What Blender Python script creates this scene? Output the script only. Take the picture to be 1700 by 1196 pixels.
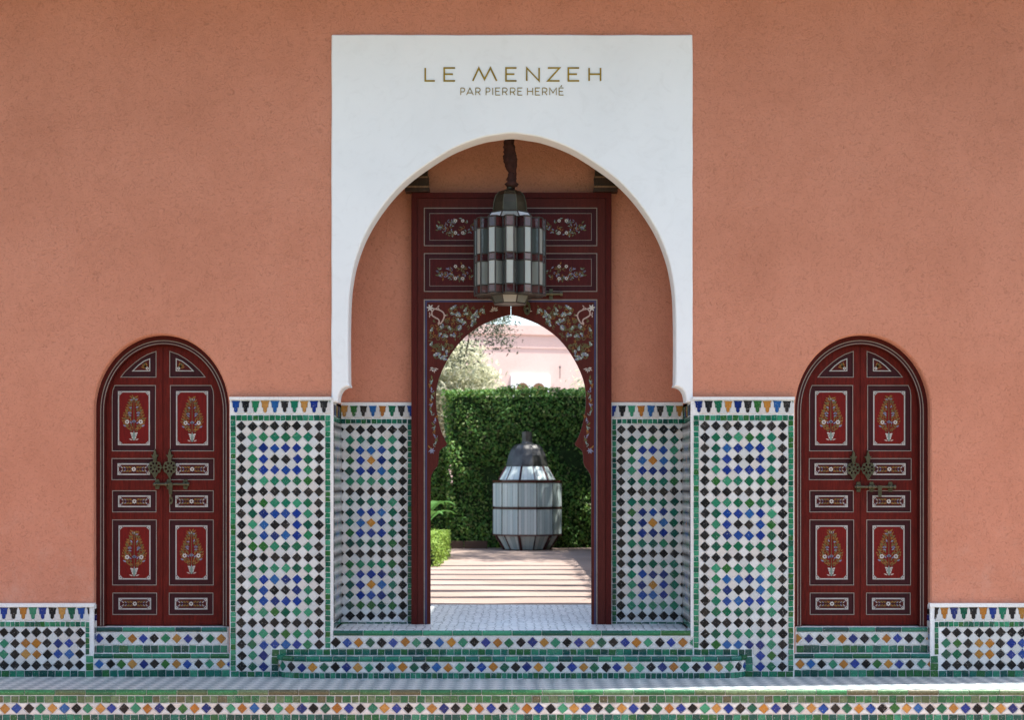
import bpy, math, random
from mathutils import Vector
from mathutils.geometry import tessellate_polygon

random.seed(7)
scene = bpy.context.scene
for o in list(bpy.data.objects):
    bpy.data.objects.remove(o)
COL = scene.collection
R = math.radians

# ------------------------------------------------------------------ camera
CAM_D, EYE, PPM, CX, HZ = 14.0, 1.65, 200.0, 850.0, 800.0   # metres to the facade, eye above platform, scale on the facade
cam = bpy.data.cameras.new('camera')
cam.sensor_width = 36.0
cam.lens = 36.0 * CAM_D / 8.5
cam.shift_y = 202.0 / 1700.0
cam.clip_start, cam.clip_end = 0.1, 2000.0
cam.dof.use_dof = True
cam.dof.focus_distance = 14.1
cam.dof.aperture_fstop = 3.2
camo = bpy.data.objects.new('camera', cam)
camo.location = (0, -CAM_D, EYE)
camo.rotation_euler = (R(90), 0, 0)
COL.objects.link(camo)
scene.camera = camo

# ------------------------------------------------------------------ world, sun, exposure
SUN = Vector((0.345, -0.06, 0.938)).normalized()
world = bpy.data.worlds.new('World')
scene.world = world
world.use_nodes = True
wn = world.node_tree
sky = wn.nodes.new('ShaderNodeTexSky')
sky.sky_type = 'NISHITA'
sky.sun_disc = False
sky.sun_elevation = math.asin(SUN.z)
sky.sun_rotation = math.atan2(SUN.x, SUN.y)
sky.air_density, sky.dust_density, sky.ozone_density = 1.0, 2.0, 0.35
bg = wn.nodes['Background']
bg.inputs['Strength'].default_value = 0.14
wn.links.new(sky.outputs['Color'], bg.inputs['Color'])
sl = bpy.data.lights.new('sun', 'SUN')
sl.energy = 4.4
sl.angle = R(0.6)
sl.color = (1.0, 0.95, 0.88)
so = bpy.data.objects.new('sun', sl)
so.rotation_euler = SUN.to_track_quat('Z', 'Y').to_euler()
so.location = (20, 5, 40)
COL.objects.link(so)
scene.view_settings.view_transform = 'Standard'
scene.view_settings.look = 'None'
scene.view_settings.gamma = 1.0
scene.view_settings.use_curve_mapping = False
scene.view_settings.exposure = 1.5

# ------------------------------------------------------------------ materials
MAT = {}

def new_mat(name):
    m = bpy.data.materials.new(name)
    m.use_nodes = True
    MAT[name] = m
    return m, m.node_tree, m.node_tree.nodes['Principled BSDF']

def nd(t, kind, **kw):
    n = t.nodes.new(kind)
    for k, v in kw.items():
        if k in n.inputs:
            n.inputs[k].default_value = v
        else:
            setattr(n, k, v)
    return n

def ramp(t, stops, interp='LINEAR'):
    r = t.nodes.new('ShaderNodeValToRGB')
    r.color_ramp.interpolation = interp
    el = r.color_ramp.elements
    while len(el) < len(stops):
        el.new(0.5)
    for e, (p, c) in zip(el, stops):
        e.position = p
        e.color = (c[0], c[1], c[2], 1)
    return r

def pos(t):
    return t.nodes.new('ShaderNodeNewGeometry').outputs['Position']

def plaster(name, c0, c1, c2, bump=0.25, rough=0.92, fine=34.0, fleck=0.75):
    m, t, b = new_mat(name)
    p = pos(t)
    mp = nd(t, 'ShaderNodeMapping'); mp.inputs['Scale'].default_value = (1, 1, 1)
    t.links.new(p, mp.inputs['Vector'])
    big = nd(t, 'ShaderNodeTexNoise', Scale=0.9, Detail=5.0, Roughness=0.6)
    fin = nd(t, 'ShaderNodeTexNoise', Scale=fine, Detail=4.0, Roughness=0.62, Distortion=2.2)
    gr = nd(t, 'ShaderNodeTexNoise', Scale=170.0, Detail=2.0)
    for n in (big, fin, gr):
        t.links.new(mp.outputs[0], n.inputs['Vector'])
    r1 = ramp(t, [(0.32, c0), (0.5, c1), (0.7, c2)])
    t.links.new(big.outputs['Fac'], r1.inputs['Fac'])
    r2 = ramp(t, [(0.3, (0.68, 0.66, 0.64)), (0.47, (1, 1, 1)), (0.75, (1.06, 1.05, 1.04))])
    t.links.new(fin.outputs['Fac'], r2.inputs['Fac'])
    mx = nd(t, 'ShaderNodeMix', data_type='RGBA', blend_type='MULTIPLY'); mx.inputs['Factor'].default_value = fleck
    t.links.new(r1.outputs['Color'], mx.inputs['A']); t.links.new(r2.outputs['Color'], mx.inputs['B'])
    out = mx.outputs['Result']
    if name == 'terracotta':
        # trowel sweeps, pale salts and splash marks with shapes of their own
        sm = nd(t, 'ShaderNodeMapping'); sm.inputs['Rotation'].default_value = (0, R(28), 0); sm.inputs['Scale'].default_value = (1.5, 1, 1.0)
        t.links.new(p, sm.inputs['Vector'])
        tr = nd(t, 'ShaderNodeTexNoise', Scale=3.4, Detail=7.0, Roughness=0.72, Distortion=2.4); t.links.new(sm.outputs[0], tr.inputs['Vector'])
        tr_r = ramp(t, [(0.36, (0.88, 0.87, 0.86)), (0.55, (1, 1, 1)), (0.72, (1.07, 1.08, 1.09))]); t.links.new(tr.outputs['Fac'], tr_r.inputs['Fac'])
        m3 = nd(t, 'ShaderNodeMix', data_type='RGBA', blend_type='MULTIPLY'); m3.inputs['Factor'].default_value = 0.42
        t.links.new(out, m3.inputs['A']); t.links.new(tr_r.outputs['Color'], m3.inputs['B'])
        ss = nd(t, 'ShaderNodeSeparateXYZ'); t.links.new(p, ss.inputs[0])
        hz_ = nd(t, 'ShaderNodeMapRange'); hz_.inputs['From Min'].default_value = 0.5; hz_.inputs['From Max'].default_value = 1.7; hz_.inputs['To Min'].default_value = 0.62; hz_.inputs['To Max'].default_value = 0.0
        t.links.new(ss.outputs['Z'], hz_.inputs['Value'])
        sp = nd(t, 'ShaderNodeTexNoise', Scale=5.0, Detail=7.0, Roughness=0.75); t.links.new(p, sp.inputs['Vector'])
        sr = ramp(t, [(0.50, (0, 0, 0)), (0.68, (1, 1, 1))]); t.links.new(sp.outputs['Fac'], sr.inputs['Fac'])
        mm = nd(t, 'ShaderNodeMath', operation='MULTIPLY'); t.links.new(hz_.outputs[0], mm.inputs[0]); t.links.new(sr.outputs['Color'], mm.inputs[1])
        m4 = nd(t, 'ShaderNodeMix', data_type='RGBA'); t.links.new(mm.outputs[0], m4.inputs['Factor'])
        t.links.new(m3.outputs['Result'], m4.inputs['A']); m4.inputs['B'].default_value = (0.55, 0.30, 0.22, 1)
        out = m4.outputs['Result']
    t.links.new(out, b.inputs['Base Color'])
    b.inputs['Roughness'].default_value = rough
    b.inputs['Specular IOR Level'].default_value = 0.25
    ad = nd(t, 'ShaderNodeMath', operation='MULTIPLY_ADD'); ad.inputs[1].default_value = 0.35
    t.links.new(gr.outputs['Fac'], ad.inputs[0]); t.links.new(fin.outputs['Fac'], ad.inputs[2])
    bp = nd(t, 'ShaderNodeBump', Strength=bump, Distance=0.012)
    t.links.new(ad.outputs[0], bp.inputs['Height']); t.links.new(bp.outputs['Normal'], b.inputs['Normal'])
    return m

plaster('terracotta', (0.475, 0.190, 0.116), (0.52, 0.213, 0.133), (0.55, 0.233, 0.149), 0.7, 0.92, 24.0)
plaster('white_plaster', (0.70, 0.725, 0.73), (0.735, 0.76, 0.765), (0.76, 0.785, 0.785), 0.08, 0.75, 5.0, 0.12)
plaster('pink_render', (0.60, 0.44, 0.39), (0.63, 0.47, 0.42), (0.66, 0.50, 0.45), 0.1)
plaster('mortar', (0.60, 0.605, 0.59), (0.68, 0.685, 0.67), (0.74, 0.745, 0.73), 0.3, 0.8, 60.0)
plaster('gravel', (0.25, 0.19, 0.16), (0.30, 0.23, 0.195), (0.345, 0.265, 0.23), 1.0, 0.95, 22.0)
plaster('pink_paving', (0.36, 0.25, 0.195), (0.40, 0.28, 0.22), (0.44, 0.31, 0.25), 0.5, 0.95, 12.0)
plaster('forecourt', (0.13, 0.15, 0.085), (0.15, 0.17, 0.10), (0.17, 0.19, 0.115), 0.6, 0.95, 12.0)
plaster('brown_brick', (0.07, 0.045, 0.03), (0.09, 0.055, 0.04), (0.11, 0.07, 0.05), 0.6, 0.9, 20.0)
plaster('soil', (0.05, 0.035, 0.022), (0.07, 0.05, 0.03), (0.09, 0.065, 0.04), 0.8, 0.95, 12.0)

def tile_mat(name, tones, rough=0.22, chip=0.0, mottle=0.25, spec=0.3):
    """glazed clay: every piece takes its own tone, mottled glaze, a wavy surface, a few chips"""
    m, t, b = new_mat(name)
    oi = t.nodes.new('ShaderNodeObjectInfo')
    ge = t.nodes.new('ShaderNodeNewGeometry')
    ad = nd(t, 'ShaderNodeMath', operation='ADD')
    t.links.new(oi.outputs['Random'], ad.inputs[0]); t.links.new(ge.outputs['Random Per Island'], ad.inputs[1])
    fr = nd(t, 'ShaderNodeMath', operation='FRACT')
    t.links.new(ad.outputs[0], fr.inputs[0])
    n = len(tones)
    r = ramp(t, [((i + 0.0) / n, c) for i, c in enumerate(tones)], 'CONSTANT')
    t.links.new(fr.outputs[0], r.inputs['Fac'])
    no = nd(t, 'ShaderNodeTexNoise', Scale=55.0, Detail=4.0, Roughness=0.65)
    t.links.new(ge.outputs['Position'], no.inputs['Vector'])
    mr = ramp(t, [(0.3, (1 - mottle,) * 3), (0.7, (1 + mottle,) * 3)])
    t.links.new(no.outputs['Fac'], mr.inputs['Fac'])
    mx = nd(t, 'ShaderNodeMix', data_type='RGBA', blend_type='MULTIPLY'); mx.inputs['Factor'].default_value = 1.0
    t.links.new(r.outputs['Color'], mx.inputs['A']); t.links.new(mr.outputs['Color'], mx.inputs['B'])
    out = mx.outputs['Result']
    if chip > 0:
        vo = nd(t, 'ShaderNodeTexNoise', Scale=150.0, Detail=2.0)
        t.links.new(ge.outputs['Position'], vo.inputs['Vector'])
        cr = ramp(t, [(0.69 - chip, (0, 0, 0)), (0.72 - chip, (1, 1, 1))])
        t.links.new(vo.outputs['Fac'], cr.inputs['Fac'])
        m2 = nd(t, 'ShaderNodeMix', data_type='RGBA')
        t.links.new(cr.outputs['Color'], m2.inputs['Factor'])
        t.links.new(out, m2.inputs['A']); m2.inputs['B'].default_value = (0.45, 0.42, 0.38, 1)
        out = m2.outputs['Result']
    t.links.new(out, b.inputs['Base Color'])
    b.inputs['Roughness'].default_value = rough
    b.inputs['Specular IOR Level'].default_value = spec
    nb = nd(t, 'ShaderNodeTexNoise', Scale=26.0, Detail=2.0)
    t.links.new(ge.outputs['Position'], nb.inputs['Vector'])
    bp = nd(t, 'ShaderNodeBump', Strength=0.25, Distance=0.006)
    t.links.new(nb.outputs['Fac'], bp.inputs['Height']); t.links.new(bp.outputs['Normal'], b.inputs['Normal'])
    return m

tile_mat('tile_green', [(0.007, 0.10, 0.048), (0.014, 0.15, 0.065), (0.004, 0.07, 0.042), (0.035, 0.22, 0.12), (0.018, 0.10, 0.022), (0.008, 0.13, 0.075), (0.022, 0.17, 0.095)], chip=0.01)
tile_mat('tile_teal', [(0.004, 0.075, 0.047), (0.010, 0.13, 0.072), (0.003, 0.045, 0.036), (0.025, 0.17, 0.10), (0.006, 0.10, 0.072), (0.013, 0.09, 0.03), (0.004, 0.06, 0.05)], chip=0.01)
tile_mat('tile_olive', [(0.045, 0.12, 0.045), (0.07, 0.11, 0.05), (0.03, 0.15, 0.055), (0.10, 0.15, 0.075), (0.085, 0.085, 0.045), (0.022, 0.11, 0.045), (0.07, 0.16, 0.08)], chip=0.015, mottle=0.4, rough=0.35)
tile_mat('tile_blue', [(0.006, 0.024, 0.17), (0.008, 0.045, 0.21), (0.005, 0.018, 0.12), (0.015, 0.085, 0.25), (0.007, 0.030, 0.20)], chip=0.012)
tile_mat('tile_black', [(0.010, 0.010, 0.011), (0.016, 0.015, 0.016), (0.007, 0.007, 0.008), (0.022, 0.019, 0.017)], chip=0.012, rough=0.35, spec=0.16)
tile_mat('tile_orange', [(0.33, 0.125, 0.018), (0.37, 0.16, 0.025), (0.27, 0.10, 0.016), (0.36, 0.18, 0.045), (0.30, 0.14, 0.03)], chip=0.012)
tile_mat('tile_white', [(0.51, 0.52, 0.50), (0.55, 0.55, 0.53), (0.46, 0.475, 0.465), (0.53, 0.51, 0.475), (0.57, 0.58, 0.56), (0.50, 0.48, 0.45), (0.48, 0.50, 0.50)], rough=0.3, mottle=0.05, chip=0.0)
TC = {'G': 'tile_green', 'T': 'tile_teal', 'L': 'tile_olive', 'B': 'tile_blue', 'K': 'tile_black', 'O': 'tile_orange', 'W': 'tile_white'}

def paint(name, c, rough=0.45, var=0.25, grain=True, spec=0.3, metal=0.0, bump=0.15, scale=(9, 9, 1.2)):
    m, t, b = new_mat(name)
    p = pos(t)
    mp = nd(t, 'ShaderNodeMapping'); mp.inputs['Scale'].default_value = scale if grain else (1, 1, 1)
    t.links.new(p, mp.inputs['Vector'])
    n = nd(t, 'ShaderNodeTexNoise', Scale=7.0, Detail=6.0, Roughness=0.65)
    t.links.new(mp.outputs[0], n.inputs['Vector'])
    r = ramp(t, [(0.28, tuple(x * (1 - var) for x in c)), (0.72, tuple(x * (1 + var) for x in c))])
    t.links.new(n.outputs['Fac'], r.inputs['Fac']); t.links.new(r.outputs['Color'], b.inputs['Base Color'])
    rr = nd(t, 'ShaderNodeMapRange'); rr.inputs['To Min'].default_value = max(0.05, rough - 0.1); rr.inputs['To Max'].default_value = rough + 0.12
    t.links.new(n.outputs['Fac'], rr.inputs['Value']); t.links.new(rr.outputs[0], b.inputs['Roughness'])
    b.inputs['Specular IOR Level'].default_value = spec
    b.inputs['Metallic'].default_value = metal
    bp = nd(t, 'ShaderNodeBump', Strength=bump, Distance=0.004)
    t.links.new(n.outputs['Fac'], bp.inputs['Height']); t.links.new(bp.outputs['Normal'], b.inputs['Normal'])
    return m

paint('wood_red', (0.088, 0.0080, 0.0048), 0.6, 0.4, spec=0.12)
paint('gate_field', (0.058, 0.009, 0.0095), 0.6, spec=0.12)
paint('gate_red', (0.070, 0.0130, 0.0095), 0.6, spec=0.12)
paint('frame_red', (0.062, 0.008, 0.006), 0.6, spec=0.12)
paint('wood_purple', (0.038, 0.009, 0.011), 0.6, spec=0.12)
paint('field_red', (0.125, 0.0075, 0.006), 0.6, spec=0.12)
paint('line_white', (0.34, 0.33, 0.305), 0.6, 0.15, False)
paint('line_pale', (0.22, 0.185, 0.155), 0.6, 0.2, False)
paint('line_blue', (0.035, 0.03, 0.075), 0.5, 0.2, False)
paint('flower_gold', (0.19, 0.08, 0.013), 0.55, 0.35, False)
paint('flower_green', (0.10, 0.09, 0.03), 0.55, 0.35, False)
paint('flower_blue', (0.16, 0.17, 0.24), 0.55, 0.3, False)
paint('flower_teal', (0.16, 0.21, 0.18), 0.55, 0.3, False)
paint('flower_white', (0.46, 0.43, 0.385), 0.55, 0.15, False)
paint('flower_pink', (0.38, 0.27, 0.23), 0.55, 0.2, False)
paint('old_brass', (0.085, 0.078, 0.045), 0.42, 0.35, False, 0.5, 0.75, 0.4)
paint('dark_bronze', (0.055, 0.045, 0.028), 0.38, 0.4, False, 0.5, 0.8, 0.4)
paint('gold_leaf', (0.27, 0.15, 0.014), 0.32, 0.5, False, 0.5, 0.85, 0.1)
paint('lead_came', (0.05, 0.042, 0.036), 0.5, 0.3, False, 0.5, 0.4, 0.2)
paint('came_grey', (0.32, 0.37, 0.37), 0.5, 0.2, False)
paint('cloth_brown', (0.045, 0.018, 0.014), 0.9, 0.5, False, 0.1, 0.0, 0.6)
paint('dark_wood', (0.035, 0.018, 0.010), 0.5, 0.4)
paint('log_wood', (0.16, 0.09, 0.05), 0.8, 0.4)
paint('dome_metal', (0.085, 0.085, 0.082), 0.35, 0.35, False, 0.5, 0.7, 0.2)

def glass_mat(name, tones, rough=0.16):
    m, t, b = new_mat(name)
    oi = t.nodes.new('ShaderNodeObjectInfo'); ge = t.nodes.new('ShaderNodeNewGeometry')
    ad = nd(t, 'ShaderNodeMath', operation='ADD')
    t.links.new(oi.outputs['Random'], ad.inputs[0]); t.links.new(ge.outputs['Random Per Island'], ad.inputs[1])
    fr = nd(t, 'ShaderNodeMath', operation='FRACT'); t.links.new(ad.outputs[0], fr.inputs[0])
    r = ramp(t, [(i / len(tones), c) for i, c in enumerate(tones)], 'CONSTANT')
    t.links.new(fr.outputs[0], r.inputs['Fac']); t.links.new(r.outputs['Color'], b.inputs['Base Color'])
    b.inputs['Roughness'].default_value = rough
    b.inputs['Specular IOR Level'].default_value = 0.6
    b.inputs['Coat Weight'].default_value = 0.5
    b.inputs['Coat Roughness'].default_value = 0.08
    no = nd(t, 'ShaderNodeTexNoise', Scale=18.0, Detail=3.0)
    t.links.new(ge.outputs['Position'], no.inputs['Vector'])
    bp = nd(t, 'ShaderNodeBump', Strength=0.3, Distance=0.01)
    t.links.new(no.outputs['Fac'], bp.inputs['Height']); t.links.new(bp.outputs['Normal'], b.inputs['Normal'])
    tr = nd(t, 'ShaderNodeBsdfTranslucent'); t.links.new(r.outputs['Color'], tr.inputs['Color'])
    mx = nd(t, 'ShaderNodeMixShader'); mx.inputs[0].default_value = 0.22
    t.links.new(b.outputs[0], mx.inputs[1]); t.links.new(tr.outputs[0], mx.inputs[2])
    t.links.new(mx.outputs[0], t.nodes['Material Output'].inputs['Surface'])
    return m

glass_mat('milk_glass', [(0.38, 0.40, 0.36), (0.48, 0.50, 0.45), (0.32, 0.34, 0.30), (0.80, 0.85, 0.84), (0.42, 0.42, 0.37), (0.68, 0.73, 0.71)])
glass_mat('shaded_glass', [(0.13, 0.145, 0.125), (0.20, 0.215, 0.185), (0.09, 0.105, 0.095), (0.26, 0.27, 0.235)])  # milk glass with the shade of the recesses put into its tones
glass_mat('lantern_glass', [(0.64, 0.76, 0.75), (0.58, 0.71, 0.71), (0.70, 0.81, 0.80), (0.52, 0.65, 0.66), (0.76, 0.86, 0.85)])
glass_mat('red_glass', [(0.06, 0.012, 0.013), (0.085, 0.022, 0.020), (0.045, 0.010, 0.011), (0.13, 0.06, 0.055)])

def floor_tiles(name, sx, sy, rot):
    m, t, b = new_mat(name)
    p = pos(t)
    mp = nd(t, 'ShaderNodeMapping'); mp.inputs['Rotation'].default_value = (0, 0, rot); mp.inputs['Scale'].default_value = (sx, sy, 1)
    t.links.new(p, mp.inputs['Vector'])
    ch = nd(t, 'ShaderNodeTexChecker', Scale=1.0)
    ch.inputs['Color1'].default_value = (0.60, 0.64, 0.63, 1); ch.inputs['Color2'].default_value = (0.28, 0.34, 0.36, 1)
    t.links.new(mp.outputs[0], ch.inputs['Vector'])
    no = nd(t, 'ShaderNodeTexNoise', Scale=9.0, Detail=4.0, Roughness=0.7)
    t.links.new(mp.outputs[0], no.inputs['Vector'])
    mr = ramp(t, [(0.3, (0.6,) * 3), (0.65, (1.15,) * 3)]); t.links.new(no.outputs['Fac'], mr.inputs['Fac'])
    mx = nd(t, 'ShaderNodeMix', data_type='RGBA', blend_type='MULTIPLY'); mx.inputs['Factor'].default_value = 1.0
    t.links.new(ch.outputs['Color'], mx.inputs['A']); t.links.new(mr.outputs['Color'], mx.inputs['B'])
    t.links.new(mx.outputs['Result'], b.inputs['Base Color'])
    b.inputs['Roughness'].default_value = 0.34
    bp = nd(t, 'ShaderNodeBump', Strength=0.45, Distance=0.02)
    t.links.new(no.outputs['Fac'], bp.inputs['Height']); t.links.new(bp.outputs['Normal'], b.inputs['Normal'])

floor_tiles('platform_tiles', 11.0, 11.0, R(45))
def zellige_floor(name):
    m, t, b = new_mat(name)
    p = pos(t)
    vo = nd(t, 'ShaderNodeTexVoronoi', Scale=15.0); vo.feature = 'DISTANCE_TO_EDGE'; vo.inputs['Randomness'].default_value = 0.55
    v2 = nd(t, 'ShaderNodeTexVoronoi', Scale=15.0); v2.inputs['Randomness'].default_value = 0.55
    no = nd(t, 'ShaderNodeTexNoise', Scale=6.0, Detail=4.0)
    for q in (vo, v2, no): t.links.new(p, q.inputs['Vector'])
    r1 = ramp(t, [(0.015, (0.07, 0.085, 0.09)), (0.10, (0.84, 0.86, 0.84))]); t.links.new(vo.outputs['Distance'], r1.inputs['Fac'])
    r2 = ramp(t, [(0.0, (0.75, 0.78, 0.8)), (1.0, (1.1, 1.1, 1.1))]); t.links.new(v2.outputs['Color'], r2.inputs['Fac'])
    mx = nd(t, 'ShaderNodeMix', data_type='RGBA', blend_type='MULTIPLY'); mx.inputs['Factor'].default_value = 1.0
    t.links.new(r1.outputs['Color'], mx.inputs['A']); t.links.new(r2.outputs['Color'], mx.inputs['B'])
    t.links.new(mx.outputs['Result'], b.inputs['Base Color'])
    b.inputs['Roughness'].default_value = 0.3
    bp = nd(t, 'ShaderNodeBump', Strength=0.35, Distance=0.02)
    t.links.new(no.outputs['Fac'], bp.inputs['Height']); t.links.new(bp.outputs['Normal'], b.inputs['Normal'])
zellige_floor('threshold_tiles')

def leaf_mat(name, tones, trans=0.35, rough=0.5):
    m, t, b = new_mat(name)
    ge = t.nodes.new('ShaderNodeNewGeometry')
    r = ramp(t, [(i / (len(tones) - 1), c) for i, c in enumerate(tones)])
    t.links.new(ge.outputs['Random Per Island'], r.inputs['Fac'])
    t.links.new(r.outputs['Color'], b.inputs['Base Color'])
    b.inputs['Roughness'].default_value = rough
    b.inputs['Specular IOR Level'].default_value = 0.3
    tr = nd(t, 'ShaderNodeBsdfTranslucent'); t.links.new(r.outputs['Color'], tr.inputs['Color'])
    mx = nd(t, 'ShaderNodeMixShader'); mx.inputs[0].default_value = trans
    t.links.new(b.outputs[0], mx.inputs[1]); t.links.new(tr.outputs[0], mx.inputs[2])
    t.links.new(mx.outputs[0], t.nodes['Material Output'].inputs['Surface'])

leaf_mat('hedge_leaf', [(0.03, 0.09, 0.016), (0.06, 0.17, 0.03), (0.10, 0.23, 0.04), (0.18, 0.30, 0.06), (0.10, 0.10, 0.04)])
leaf_mat('box_leaf', [(0.17, 0.29, 0.04), (0.26, 0.38, 0.07), (0.21, 0.33, 0.05)])
leaf_mat('olive_leaf', [(0.54, 0.54, 0.37), (0.60, 0.59, 0.44), (0.42, 0.45, 0.30), (0.66, 0.64, 0.50)], 0.45)
leaf_mat('dark_olive_leaf', [(0.06, 0.085, 0.05), (0.10, 0.12, 0.075), (0.14, 0.165, 0.11)])
leaf_mat('big_leaf', [(0.05, 0.15, 0.03), (0.09, 0.2, 0.045)])
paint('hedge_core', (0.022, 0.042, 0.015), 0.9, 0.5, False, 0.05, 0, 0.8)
paint('bark', (0.13, 0.10, 0.075), 0.9, 0.4, True, 0.1, 0, 0.8)

# ------------------------------------------------------------------ helpers
def sc(y):
    return PPM * CAM_D / (CAM_D + y)

def X(px, y=0.0):
    return (px - CX) / sc(y)

def Z(py, y=0.0):
    return EYE + (HZ - py) / sc(y)

def P2(pts, y=0.0):
    return [(X(a, y), Z(b, y)) for a, b in pts]

class MB:
    """collects faces; build() links them as one mesh object"""
    def __init__(self):
        self.v, self.f, self.m, self.mats = [], [], [], []
        self.smooth = False

    def mi(self, name):
        if name not in self.mats:
            self.mats.append(name)
        return self.mats.index(name)

    def add(self, verts, faces, mat):
        o = len(self.v)
        k = self.mi(mat)
        self.v += [tuple(q) for q in verts]
        for f in faces:
            self.f.append(tuple(i + o for i in f)); self.m.append(k)

    def box(self, x0, x1, y0, y1, z0, z1, mat):
        v = [(x, y, z) for x in (x0, x1) for y in (y0, y1) for z in (z0, z1)]
        self.add(v, [(0, 1, 3, 2), (4, 6, 7, 5), (0, 4, 5, 1), (2, 3, 7, 6), (0, 2, 6, 4), (1, 5, 7, 3)], mat)

    def prism(self, loops, y0, y1, mat, bev=0.0, front_loops=None):
        """loops: outline then holes in (x, z); front at y0, back at y1; bev chamfers the front edges"""
        fl = front_loops or loops
        tri = tessellate_polygon([[Vector((a, b, 0)) for a, b in l] for l in fl])
        flat_f = [p for l in fl for p in l]
        flat = [p for l in loops for p in l]
        n = len(flat)
        self.add([(a, y0, b) for a, b in flat_f], [orient2(flat_f, t) for t in tri], mat)
        tri2 = tri if front_loops is None else tessellate_polygon([[Vector((a, b, 0)) for a, b in l] for l in loops])
        self.add([(a, y1, b) for a, b in flat], [orient2(flat, t)[::-1] for t in tri2], mat)
        off = 0
        for li, l in enumerate(loops):
            k = len(l)
            rings = []
            if front_loops:
                rings.append([(a, y0, b) for a, b in fl[li]])
                rings.append([(a, y0 + bev, b) for a, b in l])
            else:
                rings.append([(a, y0, b) for a, b in l])
            rings.append([(a, y1, b) for a, b in l])
            area = sum(l[i][0] * l[(i + 1) % k][1] - l[(i + 1) % k][0] * l[i][1] for i in range(k))
            want = (area > 0) == (li == 0)
            for ra, rb in zip(rings, rings[1:]):
                fs = []
                for i in range(k):
                    j = (i + 1) % k
                    q = (i, k + i, k + j, j)
                    fs.append(q if want else q[::-1])
                self.add(ra + rb, fs, mat)
            off += k

    def ribbon(self, pts, w, y, mat, closed=False, t=0.0015):
        """flat painted line of width w along (x, z) points, lying t proud at y"""
        n = len(pts)
        L, Rr = [], []
        for i in range(n):
            a = Vector(pts[i - 1] if (i or closed) else pts[i])
            b = Vector(pts[(i + 1) % n] if (i < n - 1 or closed) else pts[i])
            c = Vector(pts[i])
            d1 = (c - a); d2 = (b - c)
            if d1.length < 1e-9: d1 = d2
            if d2.length < 1e-9: d2 = d1
            d1 = d1.normalized(); d2 = d2.normalized()
            nn = Vector((-d1.y - d2.y, d1.x + d2.x))
            nn = nn.normalized() if nn.length > 1e-6 else Vector((-d1.y, d1.x))
            k = max(0.35, nn.dot(Vector((-d1.y, d1.x))))
            ww = w[i] if isinstance(w, (list, tuple)) else w
            nn = nn * (ww * 0.5 / k)
            L.append(c + nn); Rr.append(c - nn)
        vs, fs = [], []
        for i in range(n):
            vs += [(L[i].x, y - t, L[i].y), (Rr[i].x, y - t, Rr[i].y)]
        for i in range(n - 1 + (1 if closed else 0)):
            j = (i + 1) % n
            fs.append((2 * i, 2 * i + 1, 2 * j + 1, 2 * j))
        self.add(vs, fs, mat)

    def poly(self, pts, y, mat, t=0.0015):
        tri = tessellate_polygon([[Vector((a, b, 0)) for a, b in pts]])
        self.add([(a, y - t, b) for a, b in pts], [orient2(pts, q) for q in tri], mat)

    def tube(self, path, rad, mat, seg=8, caps=True):
        n = len(path)
        ring = []
        for i in range(n):
            a = Vector(path[max(0, i - 1)]); b = Vector(path[min(n - 1, i + 1)])
            d = (b - a).normalized()
            u = d.cross(Vector((0, 0, 1)))
            if u.length < 0.05:
                u = d.cross(Vector((1, 0, 0)))
            u.normalize(); w = d.cross(u)
            r = rad[i] if isinstance(rad, (list, tuple)) else rad
            c = Vector(path[i])
            ring.append([c + u * (r * math.cos(2 * math.pi * s / seg)) + w * (r * math.sin(2 * math.pi * s / seg)) for s in range(seg)])
        vs = [p for r_ in ring for p in r_]
        fs = []
        for i in range(n - 1):
            for s in range(seg):
                s2 = (s + 1) % seg
                fs.append((i * seg + s, i * seg + s2, (i + 1) * seg + s2, (i + 1) * seg + s))
        if caps:
            fs.append(tuple(range(seg))[::-1]); fs.append(tuple((n - 1) * seg + s for s in range(seg)))
        self.add(vs, fs, mat)

    def lathe(self, prof, mat, seg=16, c=(0, 0, 0), ph=0.0):
        vs, fs = [], []
        for r, z in prof:
            for s in range(seg):
                a = ph + 2 * math.pi * s / seg
                vs.append((c[0] + r * math.cos(a), c[1] + r * math.sin(a), c[2] + z))
        for i in range(len(prof) - 1):
            for s in range(seg):
                s2 = (s + 1) % seg
                fs.append((i * seg + s, i * seg + s2, (i + 1) * seg + s2, (i + 1) * seg + s))
        fs.append(tuple(range(seg))[::-1])
        fs.append(tuple((len(prof) - 1) * seg + s for s in range(seg)))
        self.add(vs, fs, mat)

    def mesh(self, name):
        me = bpy.data.meshes.new(name)
        me.from_pydata(self.v, [], self.f)
        for mname in self.mats:
            me.materials.append(MAT[mname])
        me.polygons.foreach_set('material_index', self.m)
        if self.smooth:
            me.polygons.foreach_set('use_smooth', [True] * len(me.polygons))
        me.update()
        return me

    def build(self, name, parent=None, origin=None):
        """origin: world point used as the object's origin (vertices are given in world space)"""
        if origin is not None:
            ox, oy, oz = origin
            self.v = [(a - ox, b - oy, c - oz) for a, b, c in self.v]
        o = bpy.data.objects.new(name, self.mesh(name))
        COL.objects.link(o)
        if parent is not None:
            o.parent = parent
        if origin is not None:
            o.location = origin if parent is None else Vector(origin) - wloc(parent)
        elif parent is not None:
            o.location = -wloc(parent)
        return o

def wloc(o):
    p = Vector(o.location)
    while o.parent is not None:
        o = o.parent
        p = p + Vector(o.location)
    return p

def orient2(pts, t):
    a, b, c = (pts[i] for i in t)
    cr = (b[0] - a[0]) * (c[1] - a[1]) - (b[1] - a[1]) * (c[0] - a[0])
    return tuple(t) if cr > 0 else tuple(t)[::-1]      # faces look towards -y

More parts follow.
